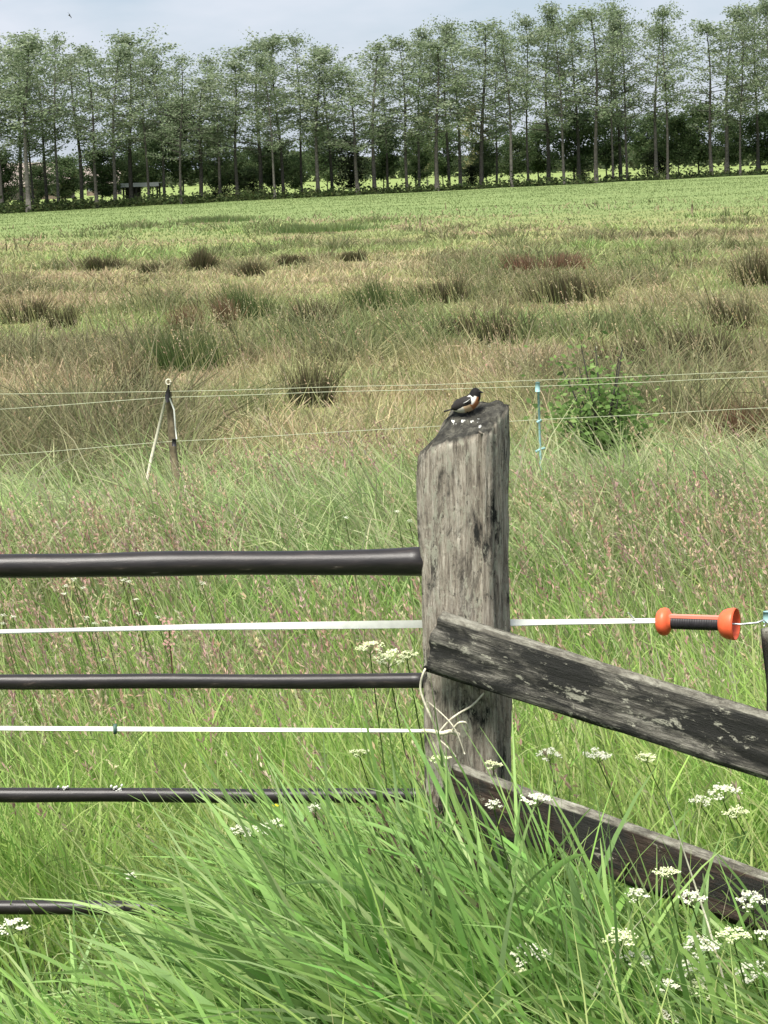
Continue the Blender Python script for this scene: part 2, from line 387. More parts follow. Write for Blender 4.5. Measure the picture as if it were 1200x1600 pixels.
def panicles(bag, x, y, h, cols, stalk=(.27, .27, .12), K=8, size=.05, headlen=.16, lean=.25, seg=2, spread=.35, sw=.0028):
    """flowering grass stems with a loose seed head"""
    n = len(x); P = roots(x, y); az = WIND+N_(n, 0, .7); th0 = np.abs(N_(n, lean*.5, .08)); th1 = np.abs(N_(n, .35, .2))
    sc = np.clip(y/8, 1, 3)
    V, Qq, C = blades(P, h, np.full(n, sw)*sc, az, th0, th1, rng.uniform(0, math.pi, n), np.tile(np.array(stalk), (n, 1)), 3, 'rush')
    bag.add((V, Qq, C))
    tip = V.reshape(n, 4, 2, 3)[:, 3].mean(1); prev = V.reshape(n, 4, 2, 3)[:, 2].mean(1); d = tip-prev; d /= np.linalg.norm(d, axis=1)[:, None]
    hc = palette(n, cols, None, .15)
    for k in range(K):
        f = rng.uniform(0, 1, n); q = tip-d*(f*headlen)[:, None]
        bag.add(blades(q, size*rng.uniform(.6, 1.3, n), size*.3*sc**.5*rng.uniform(.6, 1.3, n), az+N_(n, 0, 1.2), th0+th1+N_(n, 0, spread)*(f+.2), N_(n, .2, .3),
                       rng.uniform(0, math.pi, n), hc, seg, 'leaf'))

PINK = [(.50, .37, .26), (.56, .45, .30), (.44, .30, .23), (.58, .51, .32), (.50, .34, .28)]
# meadow grass between the verge and the electric fence
bag = Bag()
lush_patch(bag, 3.9, 5.95, 700, .60, .009, 4, lean=.5, bend=.9)
lush_patch(bag, 5.95, 6.4, 1500, .40, .0085, 4, lean=.4, bend=.85)
lush_patch(bag, 6.4, 8.2, 1250, .38, .0085, 4, lean=.4, bend=.7)
lush_patch(bag, 8.2, 11., 1050, .31, .0085, 3, cols=LUSH+MID)
lush_patch(bag, 11., 13.4, 900, .42, .0105, 3, bend=1.0, cols=MID, tip=(.50, .46, .27))
lush_patch(bag, 12.2, 13.2, 650, .50, .0105, 3, cols=MID, bend=1.0, tip=(.46, .46, .27))
lush_patch(bag, 13.4, 16.2, 850, .33, .0115, 3, bend=1.05, cols=MID, tip=(.50, .46, .27))
tag(obj('meadow_grass', bag.mesh('meadow_grass'), M_blade), 'lush green meadow grass growing around the post and under the gate rails', 'grass', kind='stuff')
bag = Bag()
x, y = scatter(7.8, 14.8, 210); m = (fbm(x*.45, y*.45, 0, 41, 3) + .10*sstep(8, 10.5, y) - .12*sstep(12, 14, y)) > rng.uniform(.42, .70, len(x)); x, y = x[m], y[m]
panicles(bag, x, y, rng.uniform(.36, .55, len(x)), PINK, K=13, size=.022, headlen=.13)
x, y = scatter(6.2, 8.2, 22); panicles(bag, x, y, rng.uniform(.40, .6, len(x)), PINK, K=12, size=.022, headlen=.12)
tag(obj('seed_head_grass', bag.mesh('seed_head_grass'), M_blade), 'pinkish brown seed heads of flowering grass scattered through the green meadow', 'grass', kind='stuff')

# rushes and rough grass beyond the electric fence
TUS = [(318, 410, 50, 22, 'd'), (388, 418, 46, 12, 'd'), (163, 410, 44, 14, 'd'), (232, 414, 34, 10, 'd'), (492, 482, 66, 24, 'd'), (600, 462, 90, 26, 'g'), (400, 474, 70, 30, 'g'),
       (358, 484, 30, 20, 'r'), (285, 494, 46, 18, 'r'), (40, 478, 50, 22, 'd'), (92, 488, 32, 18, 'd'), (545, 396, 40, 10, 'd'), (455, 402, 44, 10, 'd'), (770, 508, 64, 26, 'd'), (885, 446, 110, 22, 'd'), (850, 412, 110, 22, 'r'),
       (1108, 540, 104, 46, 'd'), (1155, 488, 64, 30, 'd'), (1175, 425, 60, 26, 'd'), (690, 448, 80, 16, 'd'), (960, 545, 80, 30, 'd'), (480, 592, 70, 40, 'd'), (205, 596, 70, 36, 'd'), (1150, 650, 60, 40, 'r'), (505, 358, 150, 12, 'g'), (350, 342, 110, 7, 'g'), (720, 500, 60, 22, 'd'), (300, 545, 120, 40, 'g')]
def ground_hit(px, py, can=0.0):
    lo, hi = 4.0, 400.0
    for _ in range(50):
        m_ = .5*(lo+hi); p = pix(px, py, m_)
        if p.z > gz(p.x, p.y)+can: lo = m_
        else: hi = m_
    return pix(px, py, lo)
TPOS = []
for (px, py, wpx, hpx, kd) in TUS:
    p = ground_hit(px, py+2, .05 if py < 365 else .16 if py < 425 else .24); p.z = gz(p.x, p.y); TPOS.append((p, wpx*p.y/FPX))
RUSH = [(.18, .27, .085), (.23, .33, .11), (.33, .36, .15), (.42, .41, .22), (.12, .16, .055), (.24, .37, .12)]
bag = Bag()
def rush_patch(y0, y1, dens, h, wd, segs, cut):
    x, y = scatter(y0, y1, dens*.3, 2.0); ox = rng.normal(0, 1, len(x)); oy = rng.normal(0, 1, len(x))
    nbl = 26; rad = .07+.0035*y0; cx, cy = scatter(y0, y1, dens*.7/nbl, 2.0); csz = np.repeat(rng.lognormal(0, .45, len(cx)), nbl); chh = np.repeat(rng.uniform(.7, 1.25, len(cx)), nbl)
    dx, dy = rng.normal(0, rad, len(csz))*csz, rng.normal(0, rad, len(csz))*csz
    cval = np.concatenate([rng.normal(1, .1, len(x)), np.repeat(np.clip(rng.normal(1, .22, len(cx)), .5, 1.5), nbl)]); chh = np.concatenate([np.ones(len(x))*.8, chh*csz**.4]); spl = np.concatenate([np.zeros(len(x)), np.hypot(dx, dy)/(rad*csz)*.22])
    x = np.concatenate([x, np.repeat(cx, nbl)+dx]); y = np.concatenate([y, np.repeat(cy, nbl)+dy]); azo = np.arctan2(np.concatenate([oy, dy]), np.concatenate([ox, dx])); n = len(x)
    big = fbm(x*.22, y*.11, 0, 51, 3); loc_ = fbm(x*.9, y*.5, 0, 61, 2)
    edge = sstep(68, 96, y+ (big-.5)*50); keep = rng.uniform(0, 1, n) > edge*.95; x, y, big, loc_, cval, chh, spl, azo = [q[keep] for q in (x, y, big, loc_, cval, chh, spl, azo)]; n = len(x)
    L = h*chh*np.clip(1+N_(n, 0, .2), .4, 1.6)*(.55+.9*loc_)
    hue = fbm(x*.13+9, y*.17, 0, 151, 4); pink = fbm(x*.22, y*.2, 0, 171, 3); dkn = fbm(x*.5, y*.42, 0, 161, 3); grn = fbm(x*.2+40, y*.16, 0, 181, 3)
    br = np.clip((hue-.46)*9+.55+.2*sstep(18, 34, y), 0, 1)[:, None]; pk = np.clip((pink-.44)*7, 0, 1)[:, None]*sstep(18, 25, y)[:, None]; dk = np.clip((dkn-.535)*14, 0, 1)[:, None]
    gr = np.clip((grn-.55)*10, 0, 1)[:, None]
    L = L*(.75+.5*dk[:, 0])*(1-.30*br[:, 0]*sstep(20, 30, y))
    c = palette(n, [RUSH[0], RUSH[1], RUSH[5], RUSH[2]])*(1-br) + palette(n, [RUSH[2], RUSH[3], (.50, .38, .25), (.43, .39, .21)])*br
    c = c*(1-.65*pk) + palette(n, [(.45, .31, .24), (.40, .26, .20), (.44, .36, .24)])*(.7*pk)
    c = c*(1-.6*gr) + palette(n, [(.19, .31, .09), (.23, .35, .11)])*(.6*gr)
    c = c*(1-.72*dk) + palette(n, [(.085, .10, .045), (.11, .095, .055), (.09, .12, .045)])*(.72*dk)
    c = c*cval[:, None]
    for p, wm in TPOS:                    # the rough grass stays low round the big tussocks
        near = ((x-p.x)/(wm*.65))**2 + ((y-p.y+.6)/(1.2+.02*p.y))**2 < 1; L = np.where(near, L*.45, L)
    bag.add(blades(roots(x, y), L, wd*rng.uniform(.6, 1.4, n)*np.clip(y/y0, 1, 1.6), azo+N_(n, 0, .5), np.abs(N_(n, .08, .1))+spl, np.abs(N_(n, .7, .35)), rng.uniform(0, math.pi, n), c, segs, 'rush',
                   tipcol=np.array((.40, .37, .21))[None], tipmix=.3))
rush_patch(15.6, 20, 800, .38, .011, 3, 0)
rush_patch(20, 30, 400, .32, .013, 2, 0)
rush_patch(30, 46, 170, .28, .019, 2, 0)
rush_patch(46, 66, 75, .30, .028, 2, 0)
rush_patch(66, 105, 32, .22, .038, 2, 0)
x, y = scatter(15.5, 40, 9, 2.0); panicles(bag, x, y, rng.uniform(.5, .8, len(x)), [(.42, .34, .21), (.48, .40, .25), (.40, .33, .20)], K=9, size=.022, headlen=.16)
tag(obj('rush_meadow', bag.mesh('rush_meadow'), M_blade), 'brown and olive rushes covering the rough wet meadow beyond the electric fence', 'rushes', kind='stuff')
bag = Bag()
x, y = scatter(62, 158, 14.0, 3.0); n = len(x)
bag.add(blades(roots(x, y), rng.uniform(.03, .09, n), rng.uniform(.03, .06, n), WIND+N_(n, 0, 1.5), np.abs(N_(n, .2, .2)), np.abs(N_(n, .5, .3)), rng.uniform(0, 3.1, n),
               palette(n, [(.175, .232, .083), (.19, .247, .092), (.205, .258, .10), (.165, .215, .078)], None, .05)*(.85+.3*fbm(x*.1, y*.04, 0, 71, 2))[:, None], 2, 'rush'))
tag(obj('pasture_grass', bag.mesh('pasture_grass'), M_blade), 'short bright green pasture grass in front of the tree row', 'grass', kind='stuff')

# single dark tussocks that stand out of the rushes
DARK = [(.06, .068, .034), (.08, .072, .04), (.11, .095, .055), (.09, .11, .045)]; GRN = [(.10, .16, .055), (.13, .19, .065), (.075, .12, .04)]; RED = [(.24, .14, .09), (.18, .11, .07), (.13, .11, .06)]
LAB = {'d': ('dark brown rush tussock', 'dark rush tussocks'), 'g': ('dark green rush tussock', 'green rush tussocks'), 'r': ('reddish brown tussock', 'reddish tussocks')}
for (px, py, wpx, hpx, kd) in TUS:
    p = ground_hit(px, py+2, .05 if py < 365 else .16 if py < 425 else .24); p.z = gz(p.x, p.y); s = FPX/p.y; wm = wpx/s
    hm = hpx/s*1.2+(.04 if py < 365 else .12 if py < 425 else .26); n = int(np.clip(900*wm/.8, 420, 1500))
    lobe = rng.uniform(-.36, .36, 5); rx = np.clip((lobe[rng.integers(0, 5, n)]+rng.normal(0, .15, n))*wm, -.6*wm, .6*wm); ry = np.clip(rng.normal(0, wm*.22, n), -.45*wm, .45*wm); b_ = Bag()
    base = np.stack([rx, ry, ground(rx+p.x, ry+p.y)-p.z-.02], -1)
    cols = palette(n, [(.15, .22, .08), (.17, .24, .09)] if py < 365 else {'d': DARK, 'g': GRN, 'r': RED}[kd])
    b_.add(blades(base, hm*rng.uniform(.45, 1.15, n)*(.6+.6*fbm(rx/wm*5+p.x*3, 0*rx, 0, 191, 2)), np.full(n, max(.009, 1.5/s)), np.arctan2(ry, rx)+N_(n, 0, .6), np.abs(rx)/wm*.6+np.abs(N_(n, 0, .1)), np.abs(N_(n, .3, .2)), rng.uniform(0, 3.1, n), cols, 2, 'rush',
                  tipcol=np.array((.22, .16, .09))[None], tipmix=.3))
    o = obj('rush_tussock', b_.mesh('rush_tussock'), M_blade, loc=p); wh = 'at the edge of the green pasture' if py < 425 else 'close behind the electric fence' if py > 560 else 'in the middle of the brown meadow'
    sz = 'wide' if wm > 1.0 else 'small'; tag(o, f'{sz} {LAB[kd][0]} {wh}', 'tussock', f'{sz} {LAB[kd][1]} {wh}')

# ------------------------------------------------------------------ tree row
def leaf_quads(cent, size, cols, flat=.5):
    n = len(cent); a = rng.normal(0, 1, (n, 3)); a[:, 2] *= flat; a /= np.linalg.norm(a, axis=1)[:, None]
    b = np.cross(a, rng.normal(0, 1, (n, 3))); b /= np.linalg.norm(b, axis=1)[:, None]
    a = a*size[:, None]; b = b*(size*.6)[:, None]
    V = np.stack([cent-a, cent-b, cent+a, cent+b], 1).reshape(-1, 3)
    return V, np.arange(n*4).reshape(-1, 4), np.repeat(cols, 4, 0)

TREEC = [(.20, .255, .145), (.245, .30, .18), (.165, .215, .12), (.31, .35, .24)]
def tree_meshes(seed, Ht, cb, Wd, nleaf, cols=TREEC, lsize=.13, dense=1.0, lean=0.0):
    """upright row tree: trunk with steep limbs, leaves clustered round the twigs"""
    r = np.random.default_rng(seed); mb = MB(); rt = Ht*.0088+.02
    def axis(t): return Vector((lean*Ht*t + .25*math.sin(t*5+seed)*t, .2*math.sin(t*4+seed*2)*t, Ht*t))
    mb.tube([axis(t) for t in np.linspace(0, .97, 9)], [rt*(1.25 if i == 0 else 1-.9*i/9) for i in range(9)], 6)
    cl = []; nb = int(26*dense)+6+seed % 7
    for k in range(nb):
        t = cb + (1-cb)*(k+r.uniform(0, .8))/nb; p0 = axis(min(t, .95)); a = r.uniform(0, 2*math.pi)
        prof = math.sin(math.pi*min(.95, max(.12, (t-cb)/(1-cb)*.8+.16)))
        ln = Wd*.5*prof*r.uniform(.5, 1.3); up = r.uniform(.1, .75)*ln*(.4+.8*(t-cb)/(1-cb)) + .1
        p1 = p0+Vector((math.cos(a)*ln*.55, math.sin(a)*ln*.55, up*.45)); p2 = p0+Vector((math.cos(a)*ln, math.sin(a)*ln, up*.9+.2))
        rb = max(.012, rt*(1-t)*.55); mb.tube([p0, p1, p2], [rb, rb*.7, .008], 4, cap=False)
        for q in range(9): f = r.uniform(.2, 1.08); c = p0.lerp(p1, f*1.6) if f < .6 else p1.lerp(p2, (f-.6)/.4); cl.append((*c, r.uniform(.22, .5)))
    cl = np.array(cl); ci = r.choice(len(cl), nleaf, p=cl[:, 3]**2/np.sum(cl[:, 3]**2))
    off = r.normal(0, 1, (nleaf, 3))*cl[ci, 3:4]*np.array([.75, .75, .42]); cent = cl[ci, :3]+off
    cc = np.array(cols)[(ci*7) % len(cols)]*r.uniform(.75, 1.3, (nleaf, 1))
    global rng; keep = rng; rng = r
    V, Qq, C = leaf_quads(cent, lsize*r.uniform(.6, 1.35, nleaf), cc); rng = keep
    return py_mesh('trunk', mb.V, mb.F), np_mesh('crown', V, Qq, C)

def tree_proto(name, seed, **k):
    tm, cm = tree_meshes(seed, **k); tm.materials.append(M_bark if seed % 3 else M_barkl); cm.materials.append(M_leafm); return tm, cm
tall = [tree_proto('t', s, Ht=12.5, cb=.29+.05*(s % 4), Wd=5.4+.7*(s % 3), nleaf=(4200, 5400, 3300, 4700)[s % 4], lsize=.085, lean=.018*((s % 5)-2)) for s in range(1, 10)]
bushP = [tree_proto('b', 20+s, Ht=5.0, cb=.24, Wd=5.0, nleaf=8500, lsize=.10, dense=1.6, cols=[(.095, .145, .06), (.12, .175, .075), (.07, .11, .048), (.16, .205, .095)]) for s in range(5)]
darkP = [tree_proto('d', 40+s, Ht=4.5, cb=.10, Wd=3.2, nleaf=4500, lsize=.09, dense=1.4, cols=[(.022, .033, .018), (.03, .042, .02), (.04, .05, .025)]) for s in range(2)]
paleP = [tree_proto('p', 50, Ht=7, cb=.2, Wd=4, nleaf=1900, lsize=.14, cols=[(.26, .25, .13), (.30, .28, .16), (.20, .21, .10)])]

def place_tree(name, meshes, p, sx, sz, label, cat, group=None, rot=None):
    root = thing(name, label, cat, p, group); root.scale = (sx, sx, sz); root.rotation_euler.z = rng.uniform(0, 6.28) if rot is None else rot
    obj('trunk', meshes[0], None, root); obj('crown', meshes[1], None, root); return root

def treeY(px): return 152+24*px/1200
TX = [4, 35, 45, 53, 76, 92, 128, 152, 180, 206, 233, 258, 283, 313, 345, 372, 407, 430, 443, 472, 497, 520, 560, 585, 606, 637, 655, 683, 702, 720, 752, 776, 800, 826, 857, 882, 905, 932, 958, 970, 981, 1025, 1043, 1112, 1135, 1157, 1184, 1206, -20, -45, 1230, 1255]
TOPX = [-60, 0, 75, 110, 150, 180, 220, 255, 310, 350, 400, 440, 500, 530, 545, 590, 640, 700, 745, 790, 830, 870, 920, 960, 1010, 1050, 1082, 1102, 1150, 1200, 1280]
TOPY = [50, 52, 42, 44, 68, 48, 38, 62, 92, 82, 52, 40, 50, 78, 100, 48, 40, 30, 20, 30, 14, 2, 2, -6, 6, 6, 60, 14, -6, -12, -10]
for i, px in enumerate(TX):
    Yt = treeY(px) + (0, 3.5, -2.5, 1.5, 5)[i % 5]
    p = pix(px, 335-63*px/1200, Yt); p.z = gz(p.x, p.y)-.05
    top = pix(px, np.interp(px, TOPX, TOPY)+(-6, 16, 2, 34, 8, 0, 22)[i % 7], Yt).z
    sd_i = i % 9+1; bk = 'dark-trunked' if sd_i % 3 else 'pale-trunked'; dn = ('full', 'very leafy', 'sparse', 'full')[sd_i % 4]
    nb_ = ('beside the pale field shelter' if 150 < px < 270 else 'in front of the pink-roofed farm building' if px < 110 else 'in front of the yellowish trees' if 640 < px < 780 else 'along the pasture edge')
    place_tree('row_tree', tall[i % len(tall)], p, (.9, 1.12, 1.3, .72, 1.02, .8, 1.22)[i % 7], (top-p.z)/12.9, f'tall slender {bk} row tree with {dn} crown {nb_}', 'tree', f'{bk} row trees with {dn} crown {nb_}', rot=rng.uniform(-.5, .5)+(i % 2)*3.1)
BX = [(8, 242, 60, 0), (60, 262, 50, 0), (104, 248, 76, 0), (160, 236, 84, 0), (205, 240, 60, 0), (240, 205, 74, 0), (287, 158, 116, 0), (338, 205, 66, 0), (376, 238, 60, 0), (425, 226, 84, 0), (462, 246, 50, 0), (512, 200, 70, 0),
      (600, 200, 76, 0), (650, 214, 60, 0), (693, 206, 64, 0), (760, 224, 50, 0), (800, 216, 60, 0), (842, 198, 90, 0), (898, 178, 96, 0), (948, 180, 80, 0), (1012, 186, 76, 0), (1060, 186, 70, 0), (1092, 168, 96, 0), (1140, 188, 66, 0), (1188, 180, 90, 0), (-40, 240, 80, 0), (1245, 180, 90, 0),
      (548, 210, 66, 1), (395, 262, 40, 1), (345, 262, 56, 1), (735, 258, 40, 1), (1030, 230, 50, 1), (910, 250, 36, 1)]
for i, (px, top, wpx, kd) in enumerate(BX):
    Yt = treeY(px) + (7, 9.5, 12)[i % 3]; p = pix(px, 335-63*px/1200, Yt); p.z = gz(p.x, p.y)-.05
    tz = pix(px, top, Yt).z-p.z; wm = wpx/(FPX/Yt)
    if kd: place_tree('dark_bush', darkP[i % 2], p, wm/3.2, tz/4.9, 'dense blackish green bush standing among the tree trunks', 'bush', 'dark bushes in the tree row')
    elif i == 6: place_tree('broad_tree', bushP[i % 5], p, wm/4.6, tz/5.4, 'broadest and tallest dark green bushy tree beside the pale shelter', 'tree')
    else:
        nb_ = ('beside the pale field shelter' if 150 < px < 270 else 'in front of the pink-roofed farm building' if px < 110 else 'in front of the yellowish trees' if 640 < px < 780 else 'next to the blackish bush' if any(abs(px-q_) < 70 for q_ in (548, 370, 1030, 910)) else 'along the pasture edge')
        sz = 'wide' if wpx > 75 else 'narrow'
        place_tree('bushy_tree', bushP[i % 5], p, wm/4.2, tz/5.2, f'low {sz} bushy tree under the tall row trees {nb_}', 'tree', f'{sz} bushy trees {nb_}')
for px, top, Yt, wpx in ((668, 168, 215, 44), (738, 160, 225, 60)):
    p = pix(px, 300, Yt); p.z = gz(p.x, p.y)-.05; tz = pix(px, top, Yt).z-p.z
    place_tree('pale_tree', paleP[0], p, wpx/(FPX/Yt)/3.6, tz/7.4, 'pale yellowish tree seen between the trunks behind the row', 'tree', 'pale trees behind the row')
# low dark bank vegetation along the foot of the trees
n = 22000; px = rng.uniform(-90, 1290, n); Yt = 152+24*px/1200 + rng.uniform(-3.5, 1.5, n)
tX = (px-600)/FPX*Yt; hh = np.abs(rng.normal(0, .30, n))*(.5+fbm(tX*.35, Yt*.1, 0, 81, 2))
V, Qq, C = leaf_quads(np.stack([tX, Yt, ground(tX, Yt)+hh+.03], -1), rng.uniform(.07, .17, n), palette(n, [(.05, .075, .028), (.07, .10, .035), (.04, .055, .022), (.09, .11, .045)]))
tag(obj('bank_herbage', np_mesh('bank_herbage', V, Qq, C), M_leafm), 'low dark herbage along the ditch bank at the foot of the tree row', 'undergrowth', kind='stuff')
# far-off wood
n = 26000; yy = rng.uniform(400, 430, n); xx = rng.uniform(-110, 110, n)
top = 1.5+5.0*fbm(xx*.06, 0*xx, 0, 91, 3); zz = ground(xx, yy)+top*np.sqrt(rng.uniform(0, 1, n))
V, Qq, C = leaf_quads(np.stack([xx, yy, zz], -1), rng.uniform(.3, .8, n), palette(n, [(.10, .13, .07), (.13, .16, .085), (.09, .11, .06)]))
tag(obj('distant_wood', np_mesh('distant_wood', V, Qq, C), M_leafm), 'distant dark wood closing the pasture beyond the tree row', 'wood', kind='stuff')

# ------------------------------------------------------------------ farm buildings and shelter behind the trees
M_roof = mat_plain('roof_tiles', (.23, .19, .165), .8, noise=1.5, amt=.3); M_wall = mat_plain('brick_wall', (.19, .14, .11), .9, noise=2, amt=.3)
M_shed = mat_plain('shed_boards', (.05, .045, .035), .9, noise=3, amt=.4); M_panel = mat_plain('pale_sheet', (.62, .63, .62), .6, noise=2, amt=.1)
M_glass = mat_plain('window_glass', (.04, .05, .06), .15); M_frame = mat_plain('white_paint', (.7, .7, .68), .6)
def barn(px0, px1, pyb, Yt, eave, ridge, depth, label):
    a, b = pix(px0, pyb, Yt), pix(px1, pyb, Yt); cx, Wd = (a.x+b.x)/2, (b.x-a.x); z0 = gz(cx, Yt)
    t = thing('farm_building', label, 'building', (cx, Yt, z0)); h = Wd/2; m_ = MB()
    m_.add([(-h, 0, -.3), (h, 0, -.3), (h, depth, -.3), (-h, depth, -.3), (-h, 0, eave), (h, 0, eave), (h, depth, eave), (-h, depth, eave), (-h, depth/2, ridge-.1), (h, depth/2, ridge-.1)],
           [(0, 1, 5, 4), (2, 3, 7, 6), (1, 2, 6, 9, 5), (3, 0, 4, 8, 7)]); m_.build('wall', M_wall, t, smooth=False)
    m_ = MB(); o_ = .4
    for s in (0, 1):
        y0 = -o_ if s == 0 else depth+o_; z1 = eave-.25
        q = [(-h-o_, y0, z1), (h+o_, y0, z1), (h+o_, depth/2, ridge), (-h-o_, depth/2, ridge)]; q += [(v[0], v[1], v[2]+.18) for v in q]
        m_.add(q, [(0, 1, 2, 3), (7, 6, 5, 4), (0, 4, 5, 1), (1, 5, 6, 2), (3, 2, 6, 7), (0, 3, 7, 4)])
    m_.build('roof', M_roof, t, smooth=False)
    MB().box(-.9, .9, -.06, -.01, -.1, eave*.8).build('door', M_shed, t, smooth=False)
    for u in (-.6, .6):
        MB().box(u*h-.5, u*h+.5, -.05, -.01, eave*.35, eave*.75).build('window', M_frame, t, smooth=False)
        MB().box(u*h-.4, u*h+.4, -.09, -.055, eave*.4, eave*.7).build('pane', M_glass, t, smooth=False)
barn(-45, 105, 312, 262, 1.7, 3.9, 7, 'low farm building with pinkish tiled roof behind the row trees')
barn(136, 184, 312, 285, 1.5, 3.4, 5, 'small brown roofed outbuilding glimpsed beside the pale shelter')
p = pix(216, 322, 161); z0 = gz(p.x, 163); t = thing('field_shelter', 'small open field shelter with pale sheet roof among the trunks', 'shelter', (p.x, 163, z0))
hw = 1.15
for (sx, sy) in ((-1, 0), (-.25, 0), (1, 0), (-1, 1), (1, 1)): MB().box(sx*hw-.06, sx*hw+.06, sy*1.8-.06, sy*1.8+.06, -.2, 1.5).build('post', M_shed, t, smooth=False)
MB().box(-hw-.15, hw+.15, -.25, 2.0, 1.5, 1.56).build('roof', M_panel, t, smooth=False)
MB().box(-hw-.15, hw+.15, -.29, -.26, 1.30, 1.57).build('fascia_board', M_panel, t, smooth=False)
MB().box(-hw*.98, -hw*.1, 1.62, 1.68, -.1, 1.4).build('back_board', M_shed, t, smooth=False)

# ------------------------------------------------------------------ timber
def timber(prof_n, rings, place, top=None, caps=True):
    """generic lofted timber: place(u, v, t) -> point; u, v in 0..1 across, t in 0..1 along"""
    per = []
    for a in range(4):
        for k in range(prof_n):
            f = k/prof_n; per.append(((f, 0), (1, f), (1-f, 1), (0, 1-f))[a])
    n = len(per); V, Fc = [], []
    for i in range(rings+1):
        for (u, v) in per: V.append(place(u, v, i/rings))
    for i in range(rings):
        for k in range(n): Fc.append((i*n+k, i*n+(k+1) % n, (i+1)*n+(k+1) % n, (i+1)*n+k))
    if caps:
        for e in (0, 1):
            prev = [e*rings*n+k for k in range(n)]
            for s in (.85, .65, .4, .15):
                cur = []
                for (u, v) in per: cur.append(len(V)); V.append(place(.5+(u-.5)*s, .5+(v-.5)*s, float(e)))
                for k in range(n):
                    f = (prev[k], prev[(k+1) % n], cur[(k+1) % n], cur[k]); Fc.append(f if e else f[::-1])
                prev = cur
            Fc.append(tuple(prev) if e else tuple(prev[::-1]))
    return V, Fc

YP = 6.0
PB = pix(740, 1588, YP); PB.z = gz(PB.x, PB.y)
ROT = R(-19)
PT = pix(740, 628, YP+.09).z - PB.z            # post height
PW, PD = .188, .175
fence = thing('timber_fence', 'weathered grey timber fence post with two dark rails nailed to it', 'fence', PB)
def post_place(u, v, t):
    drop = (1-v)*(.105-.055*u) + (.012+.085*v)*max(0, 1-u/.24)**.9 - .012*(1-u)*v*min(1, u/.2)
    top = PT - drop; z = -.35 + t*(top+.35)
    x = (u-.5)*PW; y = (v-.5)*PD
    ed = max(0, 1-min(u, 1-u)*PW/.014)*max(0, 1-min(v, 1-v)*PD/.014)           # rounded corners
    x *= 1-.07*ed; y *= 1-.07*ed
    ang = u*9+v*13
    d = (float(fbm(ang*3.2, z*1.6, 0, 101, 3))-.5)*.022 + (float(vnoise(ang*9, z*2.2, 0, 105))-.5)*.009 + (float(vnoise(ang*4, z*14, 0, 107))-.5)*.006
    nx_, ny_ = (u-.5)*2, (v-.5)*2; mxx = max(abs(nx_), abs(ny_)); x += d*nx_*(abs(nx_) >= mxx-.02); y += d*ny_*(abs(ny_) >= mxx-.02)
    if v < .02:                                                                  # drying cracks in the front face
        for cu, dep, wd_ in ((.86, .020, .03), (.36, .008, .022), (.62, .006, .02)):
            cu2 = cu+.012*math.sin(z*6+cu*20); y += dep*math.exp(-((u-cu2)/wd_)**2)*(1 if cu > .8 else max(0, math.sin(z*3+cu*9)))
    if u > .98:
        for cv, dep, wd_ in ((.30, .012, .05), (.7, .008, .04)): x -= dep*math.exp(-((v-cv-.02*math.sin(z*5))/wd_)**2)
    if t > .97: z += (float(fbm(u*7, v*7, 0, 111, 3))-.5)*.022 + .012*math.exp(-(((u-.17)/.09)**2+((v-.16)/.12)**2))
    x += -.006*math.sin(z*1.7)
    return (x, y, z)
V, Fc = timber(22, 70, post_place)
post = obj('post', py_mesh('post', V, Fc), M_post, fence); post.rotation_euler = (0, R(.95), ROT); post['label'] = 'thick weathered post with slanting mossy top'
# droppings on the top of the post
bpy.context.view_layer.update()
def on_post_top(u, v): return Vector(post_place(u, v, 1.0))
for (u, v, s) in ((.36, .50, .0055), (.40, .42, .004), (.53, .47, .005), (.66, .45, .0055), (.70, .52, .0035), (.73, .42, .003), (.80, .25, .004)):
    m_ = MB(); P0 = on_post_top(u, v)
    for q in range(3):
        o3 = Vector((rng.normal(0, s*.6), rng.normal(0, s*1.6), 0)); r_ = s*rng.uniform(.35, .8)
        m_.tube([P0+o3+Vector((0, 0, -.005)), P0+o3+Vector((0, 0, .0012)), P0+o3+Vector((0, -.001, .0022))], [r_, r_*.9, r_*.4], 7)
    m_.build('dropping', M_white, post)

def rail_board(A, B, wd, th, mat, seed, label, sag=.0):
    """A, B: world points at the middle of the board's left and right ends; board stands on edge"""
    ax = (B-A); L = ax.length; ax.normalize(); side = Vector((0, 0, 1)).cross(ax).normalized(); up = ax.cross(side)
    def place(u, v, t):
        x = t*L; wv = wd*(1-.05*t); yy = (u-.5)*th; zz = (v-.5)*wv
        ed = max(0, 1-min(u, 1-u)*th/.01)*max(0, 1-min(v, 1-v)*wd/.012); yy *= 1-.18*ed; zz *= 1-.05*ed
        ang = u*5+v*11
        d = (float(fbm(ang*2.5, x*2.2, 0, seed, 3))-.5)*.012 + (float(vnoise(ang*8, x*4, 0, seed+5))-.5)*.005
        if v in (0.0, 1.0) or (abs(v-.5) > .49): zz += d*(1 if v > .5 else -1)*1.3
        else: yy += d*(1 if u > .5 else -1)
        for cv, dep in ((.80, .010), (.40, .005)):
            if u in (0.0, 1.0): yy += (.5-u)*2*dep*math.exp(-((v-cv-.03*math.sin(x*5))/.022)**2)*max(0, math.sin(x*2.3+cv*6))
        if t < .01 : x += .02*(float(vnoise(v*6, u*3, 0, seed))-.5) + .012*(v-.5)
        zz += sag*math.sin(math.pi*t)
        return (x, yy, zz)
    V, Fc = timber(12, 70, place); o = obj('rail', py_mesh('rail', V, Fc), mat, fence)
    Mx = Matrix((ax, side, up)).transposed().to_4x4(); Mx.translation = A-PB; o.matrix_local = Mx; o['label'] = label; return o
YF = 5.87
A1 = pix(679, 1002, YF-.005); B1 = pix(1200, 1166, YF-.42); B1 = A1+(B1-A1)*1.75
